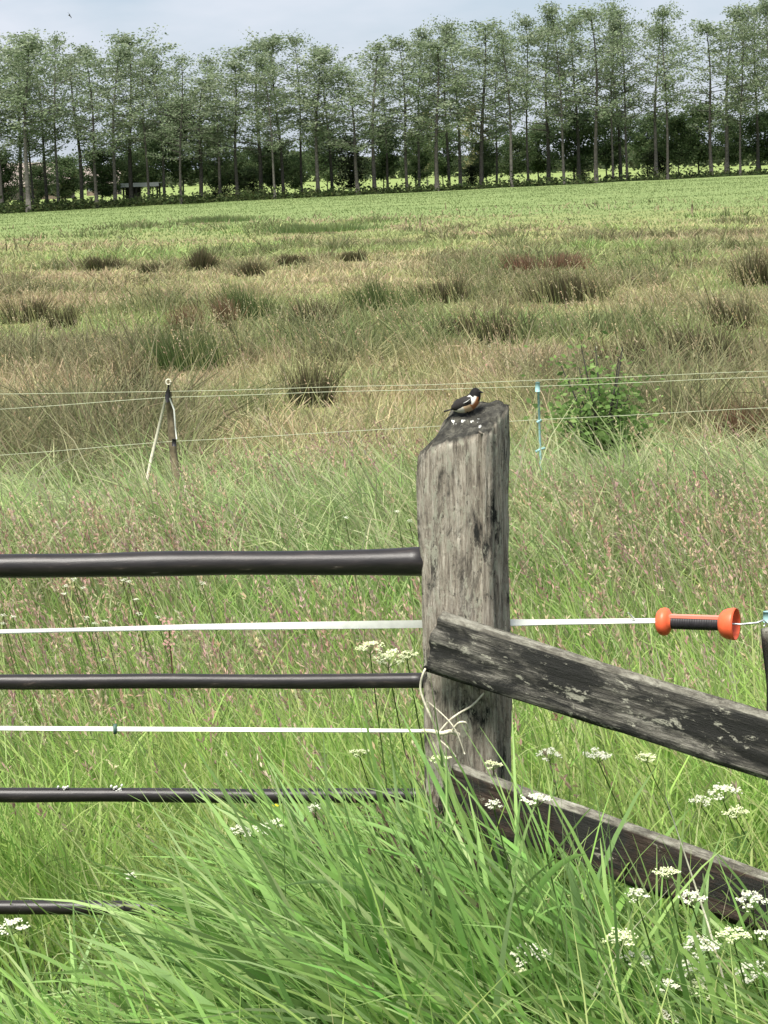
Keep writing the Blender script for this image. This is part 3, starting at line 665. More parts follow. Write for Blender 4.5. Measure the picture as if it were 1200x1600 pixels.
r1 = rail_board(A1, B1, .152, .042, M_rail, 201, 'grey black upper rail with pale lichen streaks')
A2 = pix(700, 1232, YF-.02); B2 = pix(1200, 1412, YF-.42); B2 = A2+(B2-A2)*1.75
r2 = rail_board(A2, B2, .142, .042, M_rail2, 231, 'dark brown lower rail half sunk in the grass')
# pale lichen lump and nails
m_ = MB(); m_.tube([(.285, .012, .02), (.285, .026, .02), (.285, .034, .02)], [.034, .032, .012], 9); m_.build('lichen_patch', M_white if False else M_pale, r2)
for x_, z_ in ((.055, .035), (.06, -.035)):
    for rr in (r1, r2): MB().tube([(x_, .015, z_), (x_, .0265, z_)], .0045, 8).build('nail_head', M_black, rr)
# the next post that carries the rails, just beyond the picture
C2 = B1.lerp(B2, .5); V, Fc = timber(6, 16, lambda u, v, t: ((u-.5)*.15+.004*math.sin(v*9+t*20), (v-.5)*.15, -.35+t*(1.75-.05*(1-v))))
p2 = obj('post', py_mesh('post', V, Fc), M_post, fence); p2.location = (C2.x-PB.x-.02, C2.y-PB.y+.10, gz(C2.x, C2.y)-PB.z); p2.rotation_euler.z = R(-35)

# ------------------------------------------------------------------ pipe gate
PL = pix(657, 876, YP-.02)
GX0 = -3.2
gate = thing('field_gate', 'black tubular metal field gate with four worn horizontal rails', 'gate', (GX0, YP, gz(GX0, YP)))
go = Vector((GX0, YP, gz(GX0, YP)))
def gate_rail(pl, pr, rad, name, seed, flare=False):
    """pl, pr photo points on the rail's axis at the left picture edge and at its right end"""
    b = pix(pr[0], pr[1], YP-.02); a = pix(pl[0], pl[1], YP-.02); d = (a-b); a = b+d*((GX0-b.x)/d.x)
    n = 90; P, rr = [], []
    for i in range(n+1):
        t = i/n; p = a.lerp(b, t); p.z += .0012*math.sin(t*9+seed)+.001*math.sin(t*31+seed); P.append(p-go); r_ = rad*(1+.03*math.sin(t*23+seed*2)+.02*math.sin(t*57))
        rr.append(r_)
    if flare:
        for i in range(n-9, n+1): rr[i] *= 1+.22*(i-(n-9))/9
    m_ = MB().tube(P, rr, 16); o = m_.build('rail', M_pipe, gate); return o
g1 = gate_rail((0, 885), (662, 877), .0315, 'rail', 1, True); g1['label'] = 'thick top rail with flared end'
g2 = gate_rail((0, 1066), (664, 1063), .0195, 'rail', 2)
g3 = gate_rail((0, 1242), (668, 1243), .0190, 'rail', 3)
g4 = gate_rail((0, 1417), (668, 1422), .0190, 'rail', 4)
zt = pix(0, 885, YP).z+.05
MB().tube([(0, 0, .02), (0, 0, zt-go.z)], .03, 12).build('stile', M_pipe, gate)
for px, py, gr in ((183, 1231, g3), (188, 1236, g3), (100, 1231, g3), (548, 865, g1), (310, 866, g1)):
    p = pix(px, py, YP-.034)-go; m_ = MB()
    for q in range(6):
        o3 = Vector((rng.normal(0, .010), 0, rng.normal(-.002, .003))); m_.tube([p+o3+Vector((0, .012, 0)), p+o3+Vector((0, .003, 0)), p+o3+Vector((0, .001, 0))], [.003, .003, .0015], 6)
    m_.build('lichen_spot', M_white, gr)

# ------------------------------------------------------------------ electric tape, handle, twine
def ribbon(P, wd, twist, mat, name, thick=.0012):
    P = [Vector(p) for p in P]; n = len(P); V, Fc = [], []
    for i, p in enumerate(P):
        t = (P[min(i+1, n-1)]-P[max(i-1, 0)]).normalized(); a = Vector((0, 0, 1)); a = (a-t*a.dot(t)).normalized(); b = t.cross(a)
        u = a*math.cos(twist[i])-b*math.sin(twist[i]); v = t.cross(u); wv = wd if not hasattr(wd, '__len__') else wd[i]
        V += [p+u*wv/2+v*thick, p-u*wv/2+v*thick, p-u*wv/2-v*thick, p+u*wv/2-v*thick]
    for i in range(n-1):
        for k in range(4): Fc.append((i*4+k, i*4+(k+1) % 4, i*4+4+(k+1) % 4, i*4+4+k))
    Fc += [(0, 1, 2, 3), ((n-1)*4+3, (n-1)*4+2, (n-1)*4+1, (n-1)*4)]
    return V, Fc
YT = YP+.125
L1 = pix(0, 987, YT); E1 = pix(1020, 970, YT); M1 = pix(700, 975, YT)
pts, tw = [], []
for i in range(121):
    s = i/120; px = -1900+s*(1024+1900); q = np.interp(px, [-1900, 0, 300, 660, 805, 1024], [1005, 987, 980, 975, 973, 970]); pts.append(pix(px, q, YT))
    tw.append(np.interp(px, [-1900, -600, 0, 60, 110, 330, 660, 800, 860, 1024], [3.6, 2.3, 1.25, 1.3, 1.33, .95, .15, .75, 1.05, 1.15]))
V, Fc = ribbon(pts, .0205, tw, M_tape, 'tape'); e1 = obj('electric_tape', py_mesh('electric_tape', V, Fc, None, False), M_tape); tag(e1, 'upper white electric fence tape running behind the post to the orange handle', 'tape')
K0 = pix(1022, 971, YT)
MB().tube([K0+Vector((-.05, -.002, .005)), K0+Vector((-.055, -.004, .012)), K0+Vector((-.068, -.005, .027))], [.003, .005, .0035], 6, flat=.5).build('loose_end', M_tape, e1)
pts, tw = [], []
for i in range(121):
    s = i/120; px = -1900+s*(668+1900); q = np.interp(px, [-1900, 0, 350, 668], [1122, 1138, 1140, 1142]); pts.append(pix(px, q, YP-.06))
    tw.append(np.interp(px, [-1900, 0, 180, 300, 560, 668], [2.5, .75, .55, .65, .95, 1.25]))
V, Fc = ribbon(pts, .0120, tw, M_tape, 'tape'); e2 = obj('electric_tape', py_mesh('electric_tape', V, Fc, None, False), M_tape); tag(e2, 'lower white electric fence tape with a dark mark tied to the post with twine', 'tape')
p = pix(180, 1139, YP-.06); MB().box(p.x-.004, p.x+.004, p.y-.012, p.y+.012, p.z-.011, p.z+.011).build('dark_mark', mat_plain('green_band', (.06, .12, .09), .6), e2)

hp = pix(1027, 971, YT); hq = pix(1155, 965, YT); hl = (hq-hp).length
hd = thing('gate_handle', 'orange and black plastic electric gate handle hooked at the end of the tape', 'handle', hp); hd.rotation_euler.y = -math.atan2(hq.z-hp.z, hq.x-hp.x); hd.rotation_euler.z = R(-24)
r0 = .0185
MB().lathe([(-.001, .001), (0, .020), (.003, .029), (.010, .0355), (.020, .0375), (.028, .0355), (.033, .029), (.038, .020), (.041, r0)], 24).build('flange', M_orange, hd)
pf = [(.038, r0*.9)]
for k in range(20):
    x_ = .040+k*(hl-.085)/20; pf += [(x_, r0*1.0), (x_+.0012, r0*1.03), (x_+.0036, r0*1.03), (x_+.0048, r0*1.0)]
MB().lathe(pf+[(hl-.045, r0*.9)], 20).build('grip', M_black, hd)
m_ = MB(); m_.box(.036, hl-.040, -.0150, .004, r0*.72, r0*1.12); m_.build('rib', mat_plain('orange_bright', (.85, .25, .17), .35), hd, smooth=False)
x0 = hl-.048
MB().lathe([(x0, r0), (x0+.003, .026), (x0+.010, .0345), (x0+.022, .0400), (x0+.038, .0425), (x0+.046, .0415), (x0+.044, .039), (x0+.030, .035), (x0+.018, .026), (x0+.012, .012), (x0+.011, .001)], 26).build('bell_flange', M_orange, hd)
MB().tube([(x0+.01, 0, 0), (hl+.01, .0, .0), (hl+.05, .012, .003), (hl+.066, .018, .010), (hl+.072, .020, .002), (hl+.066, .02, -.006)], .0028, 8).build('hook', M_zinc, hd)
MB().tube([(-.014, 0, 0), (.002, 0, 0)], .005, 8).build('tape_eye', M_black, hd)
# post at the right picture edge that takes the hook
q = pix(1262, 1000, YT+.1); V, Fc = timber(6, 24, lambda u, v, t: ((u-.5)*.16*(1-.05*t)+.005*math.sin(t*23+v*7), (v-.5)*.15+.004*math.sin(t*17+u*9), -.3+t*(pix(1243, 975, YT+.1).z-gz(q.x, q.y)+.3-.02*(1-u))))
fp = thing('fence_post', 'dark round edged timber post holding the hook of the orange handle', 'post', (q.x, q.y, gz(q.x, q.y)))
fp.rotation_euler.y = R(-2.2)
fpm = obj('shaft', py_mesh('shaft', V, Fc), M_rail2, fp)
iq = Matrix.Rotation(R(2.2), 3, 'Y') @ (pix(1199, 962, YT+.02)-Vector((q.x, q.y, gz(q.x, q.y))))
MB().tube([iq+Vector((.055, .08, -.035)), iq+Vector((.02, .03, .0)), iq], .008, 8).build('insulator_arm', M_black, fp)
MB().tube([iq+Vector((0, -.004, -.016)), iq+Vector((0, -.004, .012))], [.013, .012], 10).build('insulator', M_blue, fp)

tw_ = MB()
def tpx(lst, r_=.0028):
    P = [pix(x_, y_, Yt) for x_, y_, Yt in lst]; out_ = []
    for i in range(len(P)-1):
        a_, b_ = P[max(i-1, 0)], P[min(i+2, len(P)-1)]
        for k in range(5):
            t_ = k/5; out_.append(.5*((2*P[i])+(-a_+P[i+1])*t_+(2*a_-5*P[i]+4*P[i+1]-b_)*t_*t_+(-a_+3*P[i]-3*P[i+1]+b_)*t_**3))
    out_.append(P[-1]); tw_.tube(out_, r_, 6)
yf = YP-.135
tpx([(672, 1036, yf+.02), (662, 1050, yf-.01), (657, 1075, yf), (664, 1100, yf), (674, 1122, yf), (682, 1140, yf+.02)], .0030)
tpx([(756, 1083, yf+.03), (738, 1102, yf+.01), (718, 1114, yf), (702, 1126, yf), (688, 1142, yf+.01)], .0026)
tpx([(668, 1096, yf), (690, 1115, yf), (706, 1132, yf-.01), (716, 1150, yf-.01), (726, 1178, yf)], .0018)
tpx([(706, 1142, yf), (716, 1130, yf-.02), (727, 1129, yf-.02), (732, 1140, yf)], .0028)
tpx([(676, 1158, yf), (684, 1176, yf-.01), (692, 1192, yf-.01), (700, 1204, yf)], .0026)
tpx([(688, 1157, yf), (700, 1168, yf-.01), (712, 1182, yf)], .0022)
tpx([(660, 1142, yf+.03), (676, 1143, yf), (690, 1146, yf-.01), (704, 1143, yf), (716, 1148, yf+.02)], .006)
tag(tw_.build('twine', M_twine), 'loops of pale baler twine knotted round the post below the upper rail', 'twine')

# ------------------------------------------------------------------ electric fence across the meadow
YE = 13.3
def wire(pts, Y, label, r_=.0017, ext=1800):
    xs_ = [p_[0] for p_ in pts]; ys_ = [p_[1] for p_ in pts]
    s0 = (ys_[1]-ys_[0])/(xs_[1]-xs_[0]); s1 = (ys_[-1]-ys_[-2])/(xs_[-1]-xs_[-2])
    P = [pix(xs_[0]-ext, ys_[0]-s0*ext, Y)] + [pix(px, np.interp(px, xs_, ys_)+(.35*math.sin(px*.021)), Y) for px in np.linspace(xs_[0], xs_[-1], 40)] + [pix(xs_[-1]+ext, ys_[-1]+s1*ext, Y)]
    o = MB().tube(P, r_, 6).build('fence_wire', M_wire); tag(o, label, 'wire'); return P
wa = wire([(-20, 641), (262, 621), (500, 613), (840, 604), (1220, 588)], YE, 'middle pale strand of the electric fence clipped to the turquoise rod')
wb = wire([(-20, 713), (268, 690), (500, 677), (842, 656), (1220, 636)], YE, 'lowest pale strand of the electric fence across the rushes')
wc = wire([(-20, 616), (262, 612), (700, 600), (1220, 579)], YE+.1, 'thin top strand of the electric fence above the other wires', .0017)
sp_ = pix(266, 690, YE+.05); sb = Vector((sp_.x, sp_.y, gz(sp_.x, sp_.y)))
st = thing('fence_stake', 'leaning wooden fence stake with pale prop stick and insulators', 'post', sb)
def rel(x_, y_, Y, b): return pix(x_, y_, Y)-b
tp = rel(263, 612, YE+.05, sb)
MB().tube([(.06, .02, -.25), rel(270, 700, YE+.05, sb), rel(267, 660, YE+.05, sb), tp], [.024, .022, .020, .018], 8).build('stake', M_stake, st)
m_ = MB(); cc = rel(263, 597, YE+.05, sb); m_.tube([cc+Vector((.013*math.cos(a_), 0, .016*math.sin(a_))) for a_ in np.linspace(0, 6.28, 12)], .005, 6); m_.build('ring_insulator', M_pale, st)
MB().tube([tp+Vector((0, 0, -.01)), cc+Vector((0, 0, -.014))], .006, 6).build('insulator_shank', M_black, st)
MB().tube([rel(261, 628, YE, sb), rel(262, 618, YE-.01, sb), rel(263, 609, YE, sb)], [.010, .016, .010], 8).build('clamp', M_black, st)
MB().tube([rel(272, 697, YE, sb), rel(272, 686, YE, sb)], [.012, .012], 8).build('clamp', M_black, st)
gp = pix(209, 830, YE-.1); MB().tube([Vector((gp.x, gp.y, gz(gp.x, gp.y)-.02))-sb, rel(236, 718, YE-.06, sb), rel(259, 623, YE, sb)], [.010, .010, .009], 6).build('prop_stick', M_pale, st)
MB().tube([rel(265, 622, YE-.01, sb), rel(272, 640, YE-.03, sb), rel(274, 668, YE-.02, sb), rel(276, 686, YE, sb)], [.006, .006, .006, .005], 6, flat=.5).build('hanging_tape', M_tape, st)
rp = pix(842, 660, YE); rb = Vector((rp.x, rp.y, gz(rp.x, rp.y))); rd = thing('fence_rod', 'slim turquoise plastic fence rod with wire clip and step foot', 'post', rb)
MB().tube([(.01, 0, -.15), rel(844, 700, YE, rb), rel(841, 604, YE, rb)], .0065, 8).build('rod', M_blue, rd)
MB().tube([rel(840, 612, YE, rb), rel(840, 597, YE, rb)], [.014, .013], 8).build('clip', M_blue, rd)
a_, b_ = rel(837, 706, YE, rb), rel(852, 700, YE, rb); MB().tube([a_, a_.lerp(b_, .5)+Vector((0, 0, .004)), b_], .008, 6).build('step_foot', M_blue, rd)
MB().tube([rel(839, 660, YE, rb), rel(846, 656, YE, rb)], .009, 6).build('clip', M_blue, rd)
for sgn, idx in ((-1, 0), (1, -1)):
    e_ = wa[idx]; b2 = Vector((e_.x, YE+.06, gz(e_.x, YE))); ot = MB().tube([(0, 0, -.25), (0, 0, max(wa[idx].z, wc[idx].z)-b2.z+.06)], [.045, .04], 10).build('end_post', M_stake, loc=b2)
    tag(ot, ('round wooden end post of the electric fence beyond the stake', 'round wooden end post of the electric fence beyond the shrub')[idx], 'post')
for px, py, Yt, h_ in ((656, 356, 88, .34), (634, 352, 90, .22), (1081, 338, 100, .42)):
    p = ground_hit(px, py); tag(MB().tube([(0, 0, -.1), (.01, 0, h_*.6), (.02, 0, h_)], [.05, .045, .03], 6).build('short_stake', M_stake, loc=p), 'tiny dark stake at the edge of the green pasture', 'post', 'tiny stakes in the pasture')

# shrub behind the fence
sbp = pix(945, 740, 15.2); sbp = Vector((sbp.x, 15.2, gz(sbp.x, 15.2)))
sh = thing('young_shrub', 'young leafy green shrub growing against the electric fence', 'shrub', sbp)
r = np.random.default_rng(5); m_ = MB(); cl = []
for k in range(26):
    a_ = r.uniform(0, 6.28); ln = r.uniform(.08, .30); hh_ = r.uniform(.45, 1.12)
    p2_ = Vector((math.cos(a_)*ln, math.sin(a_)*ln*.8, hh_*(1-.2*ln/.3))); m_.tube([(0, 0, -.03), p2_*.5+Vector((0, 0, .1)), p2_], [.010, .007, .003], 5, cap=False)
    for q in range(9): cl.append(tuple((p2_*.5+Vector((0, 0, .1))).lerp(p2_, r.uniform(-.5, 1.05))))
m_.build('stem', M_bark, sh)
cl = np.array(cl); n = 2100; ci = r.integers(0, len(cl), n); cent = cl[ci]+r.normal(0, 1, (n, 3))*np.array([.105, .10, .07])
V, Qq, C = leaf_quads(cent, r.uniform(.012, .03, n), np.array([(.20, .32, .09), (.16, .27, .075), (.25, .36, .12), (.12, .20, .06)])[ci % 4]*r.uniform(.75, 1.25, (n, 1)))
obj('foliage', np_mesh('foliage', V, Qq, C), M_leafm, sh)

# ------------------------------------------------------------------ birds
def bird():
    A0 = Vector(post_place(.50, .62, 1.0)); base = post.matrix_world @ A0
    base.x = pix(730, 626, base.y).x
    b = thing('perched_bird', 'small bird with black head, white collar and orange breast perched on the post', 'bird', base + Vector((0, 0, -.002)))
    b.rotation_euler = (0, R(-4), R(-4)); b.scale = (.80, 1.05, .92)
    key = np.array([(-.047, .027, .003, .003), (-.040, .028, .010, .009), (-.026, .029, .0175, .016), (-.008, .032, .0225, .021), (.010, .038, .0235, .0225), (.022, .046, .0215, .0215), (.029, .055, .0185, .0190),
                    (.0325, .0635, .0170, .0172), (.0345, .070, .0150, .0150), (.036, .0755, .0105, .0105), (.037, .0785, .0030, .0030)])
    n = 44; s = np.linspace(0, len(key)-1, n); K = np.stack([np.interp(s, np.arange(len(key)), key[:, i]) for i in range(4)], -1)
    for _ in range(2): K[1:-1] = .25*K[:-2]+.5*K[1:-1]+.25*K[2:]
    V, C = [], []; m = 28
    for i in range(n):
        t = K[min(i+1, n-1), :2]-K[max(i-1, 0), :2]; t /= np.linalg.norm(t); up = np.array([-t[1], t[0]])
        for k in range(m):
            a = 2*math.pi*k/m; ca, sa = math.cos(a), math.sin(a)       # sa = 1 back, -1 belly
            V.append((K[i, 0]+up[0]*K[i, 3]*sa, K[i, 2]*ca, K[i, 1]+up[1]*K[i, 3]*sa))
            f = i/(n-1)
            if f > .64 or (f > .56 and sa > .2) or (f > .58 and sa < -.75): c = (.010, .009, .009)
            elif f > .44 and abs(ca) > .34 and -.30 < sa < .80 : c = (.72, .70, .64)
            elif sa > .25: c = (.020, .015, .012) if f > .22 else (.50, .47, .40)
            elif f > .30: c = (.33, .13, .05) if f > .41 else (.50, .36, .22)
            else: c = (.62, .58, .48)
            C.append(c)
    Fc = [(i*m+k, i*m+(k+1) % m, (i+1)*m+(k+1) % m, (i+1)*m+k) for i in range(n-1) for k in range(m)] + [tuple(range(m))[::-1], tuple(range((n-1)*m, n*m))]
    obj('body', py_mesh('body', V, Fc, np.array(C)), M_paint, b)
    dk = mat_plain('dark_feather', (.016, .013, .011), .75, noise=300, amt=.5); lg = mat_plain('bird_leg', (.015, .014, .013), .6)
    for sg in (-1, 1):                                   # folded wings: flattened teardrops
        Vw, n2, m2 = [], 14, 10
        for i in range(n2):
            f = i/(n2-1); px_ = .017-.066*f; pz = .047-.017*f; wz = .0165*math.sin(math.pi*min(.97, f*.75+.18))**.8; wy = .0055*(1-.7*f)+.001
            oy = .0215-.012*f*f
            for k in range(m2):
                a = 2*math.pi*k/m2; Vw.append((px_, sg*(oy+wy*math.cos(a)-.004*abs(math.sin(a))), pz+wz*math.sin(a)))
        Fw = [(i*m2+k, i*m2+(k+1) % m2, (i+1)*m2+(k+1) % m2, (i+1)*m2+k) for i in range(n2-1) for k in range(m2)] + [tuple(range(m2))[::-1], tuple(range((n2-1)*m2, n2*m2))]
        obj('wing', py_mesh('wing', Vw, Fw), dk, b)
        Vp = MB().tube([(.015, sg*.024, .052), (.004, sg*.0262, .046), (-.008, sg*.0245, .042)], [.0015, .0028, .001], 8, flat=.4); Vp.build('wing_patch', M_white, b)
        MB().tube([(-.002, sg*.010, .020), (.003, sg*.010, .011), (-.001, sg*.010, .001)], [.003, .0014, .0012], 6).build('leg', lg, b)
        f_ = MB()
        for an in (-.5, 0, .5, 3.1): f_.tube([(-.001, sg*.010, .0035), (-.001+.007*math.cos(an), sg*.010+.007*math.sin(an), .0030), (-.001+.012*math.cos(an), sg*.010+.012*math.sin(an), .0018)], [.0014, .0012, .0006], 5)
        f_.build('foot', lg, b)
        MB().tube([(.0445, sg*.0100, .0690), (.0455, sg*.0118, .0692)], [.0022, .0014], 8).build('eye', M_black, b)
    m_ = MB(); prof = [(-.038, .010, .029), (-.055, .008, .026), (-.074, .010, .0225)]
    Vt = [(x_, s_*w_, z_+dz) for (x_, w_, z_) in prof for (s_, dz) in ((-1, 0), (1, 0), (.8, -.003), (-.8, -.003))]
    Ft = [(i*4+k, i*4+(k+1) % 4, i*4+4+(k+1) % 4, i*4+4+k) for i in range(2) for k in range(4)] + [(0, 1, 2, 3), (11, 10, 9, 8)]
    m_.add(Vt, Ft); m_.build('tail', dk, b)
    MB().tube([(.046, 0, .066), (.053, 0, .0645), (.0585, 0, .0625)], [.0038, .0026, .0006], 8).build('beak', lg, b)
bpy.context.view_layer.update()
bird()
p = pix(109, 25, 140); fb = thing('flying_bird', 'tiny dark bird flying in the sky above the tree row', 'bird', p); fb.rotation_euler = (R(50), R(20), R(60))
dkb = mat_plain('bird_silhouette', (.03, .03, .03), .8)
MB().tube([(-.16, 0, 0), (-.08, 0, .005), (0, 0, .01), (.07, 0, .012), (.11, 0, .01)], [.012, .03, .04, .03, .008], 8, flat=.8).build('body', dkb, fb)
for sg in (-1, 1):
    Vw = [(.05, 0, .012), (-.06, 0, .012), (.05, sg*.12, .05), (-.05, sg*.12, .05), (-.05, sg*.25, .03), (-.08, sg*.25, .03)]; Vw += [(x_, y_, z_-.006) for x_, y_, z_ in Vw]
    MB().add(Vw, [(0, 1, 3, 2), (2, 3, 5, 4), (6, 8, 9, 7), (8, 10, 11, 9), (0, 2, 8, 6), (2, 4, 10, 8), (1, 7, 9, 3), (3, 9, 11, 5), (4, 5, 11, 10)]).build('wing', dkb, fb, smooth=False)

# ------------------------------------------------------------------ broad-leaved grass tufts in front (leaves one by one)
def leaf_mesh(L, W, az, th0, th1, tw, col, seg=9):
    pos = np.zeros(3); V, C = [], []
    tipc = np.array((.24, .30, .10))
    for s in range(seg+1):
        t = s/seg; a = th0+th1*t**1.4; d = np.array([math.sin(a)*math.cos(az), math.sin(a)*math.sin(az), math.cos(a)])
        side = np.array([-math.sin(az), math.cos(az), 0]); nrm = np.cross(d, side); tt = tw+.5*t
        sd_ = side*math.cos(tt)+nrm*math.sin(tt); up_ = np.cross(sd_, d)
        wv = W*.5*min(1, .5+1.8*t)*(1-t**2.2)**.8+.0006
        V += [pos-sd_*wv+up_*wv*.45, pos.copy(), pos+sd_*wv+up_*wv*.45]; c = col*(1-.3*t*t)+tipc*(.3*t*t); C += [c*1.0, c*1.12, c]
        pos = pos+d*L/seg
    Fc = []
    for s in range(seg):
        b = s*3; Fc += [(b, b+1, b+4, b+3), (b+1, b+2, b+5, b+4)]
    return np.array(V), Fc, np.array(C)
TUF = [(-.80, 4.95, .95), (-.62, 5.25, .9), (-.45, 4.85, 1.0), (-.30, 5.3, .95), (-.12, 4.9, 1.05), (.03, 5.25, 1.05), (.12, 5.55, 1.1), (.20, 4.85, 1.1), (.32, 5.35, 1.15), (.36, 5.0, 1.1), (.46, 5.2, 1.0), (.56, 4.9, 1.05), (-.05, 5.55, .95), (.26, 5.62, 1.05), (.06, 5.4, .85), (.16, 5.15, .85)]
WHERE = 'broad leaved green grass tuft leaning left in the bank before the gate'
r = np.random.default_rng(17)
for (tx, ty, sc) in TUF:
    sc = float(np.clip((bank_limit(np.array(tx-.12), np.array(ty))-gz(tx, ty))/.82, .35, 1.1))
    z0 = gz(tx, ty); pxt = 600+tx*FPX/ty
    wh = 'before the black gate rails' if pxt < 520 else 'at the foot of the thick post' if pxt < 800 else 'before the lower timber rail'
    t = thing('grass_tuft', 'broad leaved green grass tuft growing '+wh, 'grass', (tx, ty, z0), 'broad leaved grass tufts '+wh)
    for q in range(4):
        az = math.pi+r.normal(0, .5); th0 = abs(r.normal(.34, .1)); L = (sc if tx > .05 else sc*.8)*r.uniform(.55, .75); o0 = Vector((r.normal(0, .05), r.normal(0, .05), -.02))
        P = []; pos = o0.copy()
        for s in range(6):
            P.append(pos.copy()); a = th0+.35*s/5; pos = pos+Vector((math.sin(a)*math.cos(az), math.sin(a)*math.sin(az), math.cos(a)))*(L/5)
        stem = MB().tube(P, [.0042, .004, .0036, .003, .0025, .0016], 6, c=(.16, .25, .07)).build('stem', M_blade, t, col=True)
        for k in range(4):
            j = k+1 if k < 4 else 5; pt = P[j]
            V, Fc, C = leaf_mesh((sc if tx > .05 else sc*.62)*r.uniform(.36, .60), r.uniform(.015, .027), math.pi+r.normal(0, .75), r.uniform(.45, .95), r.uniform(.5, 1.2), r.uniform(-1.2, 1.2),
                                 np.array(((.21, .41, .10), (.27, .45, .14), (.17, .34, .08), (.33, .49, .19))[r.integers(0, 4)])*r.uniform(.85, 1.15))
            for _ in range(6):
                kt = int(np.argmax(V[:, 2])); q_ = V[kt]+np.array((pt.x+tx, pt.y+ty, pt.z+z0))
                if q_[2] < float(bank_limit(q_[0], q_[1]))+.03: break
                V = V*.8
            obj('leaf', py_mesh('leaf', V, Fc, C), M_blade, t, pt)
# finer filling grass and dark seed heads of the bank
bag = Bag()
x, y = scatter(4.3, 5.9, 600, .8); n = len(x)
Lb = np.minimum(rng.uniform(.5, .85, n), np.maximum(.1, (bank_limit(x, y)-ground(x, y))*rng.uniform(.9, 1.6, n)))
bag.add(blades(roots(x, y), Lb, rng.uniform(.009, .026, n), WIND+N_(n, 0, .65), np.abs(N_(n, .42, .15)), np.abs(N_(n, .85, .35)), rng.uniform(0, 3.1, n), palette(n, [(.21, .41, .085), (.27, .46, .12), (.14, .30, .06), (.09, .21, .045), (.35, .51, .20)]), 6,
               tipcol=np.array((.28, .31, .13))[None], tipmix=.4))
n = 1700; x = np.concatenate([rng.normal(.20, .24, n), rng.uniform(-1, .2, 500)]); y = rng.uniform(4.6, 5.72, n+500); n = len(x)
Lb = np.minimum(rng.uniform(.6, .98, n), np.maximum(.1, (bank_limit(x, y)-ground(x, y))*rng.uniform(1.0, 1.75, n)))
bag.add(blades(roots(x, y), Lb, np.where(rng.uniform(0, 1, n) < .38, rng.uniform(.020, .033, n), rng.uniform(.007, .020, n)), WIND+N_(n, 0, .85), np.abs(N_(n, .34, .18)), np.abs(N_(n, 1.0, .5)), rng.uniform(0, 3.1, n), palette(n, [(.24, .45, .10), (.30, .50, .14), (.17, .35, .07), (.38, .54, .21), (.11, .24, .05)]), 7,
               tipcol=np.array((.38, .42, .20))[None], tipmix=.35))
n = 420; x = rng.uniform(-1.1, 1.2, n); y = rng.uniform(4.6, 5.8, n)      # dead straw of last year
bag.add(blades(roots(x, y), np.minimum(rng.uniform(.3, .7, n), np.maximum(.1, (bank_limit(x, y)-ground(x, y))*1.3)), rng.uniform(.003, .008, n), rng.uniform(0, 6.28, n), np.abs(N_(n, .5, .3)), N_(n, .5, .5), rng.uniform(0, 3.1, n), palette(n, [(.46, .42, .27), (.38, .32, .2)]), 5))
tag(obj('bank_grass', bag.mesh('bank_grass'), M_blade), 'tall dark green grass filling the bank in front of the rails', 'grass', kind='stuff')
bag = Bag(); n = 34; x = rng.normal(.26, .10, n); y = rng.uniform(5.1, 5.5, n)
panicles(bag, x, y, rng.uniform(.55, .8, n), [(.17, .12, .09), (.22, .17, .12), (.14, .11, .08)], K=26, size=.022, headlen=.15, lean=.5, sw=.002)
tag(obj('bank_seed_heads', bag.mesh('bank_seed_heads'), M_blade), 'dull brown seed heads of grass in front of the lower rail', 'grass', kind='stuff')
s0 = pix(1150, 1600, 4.9); s1 = pix(1040, 1245, 5.05); s2 = pix(1105, 1440, 4.97); g0 = pix(1190, 1720, 4.88); g0.z = gz(g0.x, g0.y)
tag(MB().tube([Vector((0, 0, -.01)), s0-g0, s2-g0, s1-g0], [.0032, .003, .0026, .0012], 6).build('straw', M_pale, loc=g0), 'long dry straw coloured stem leaning across the lower rail', 'straw')

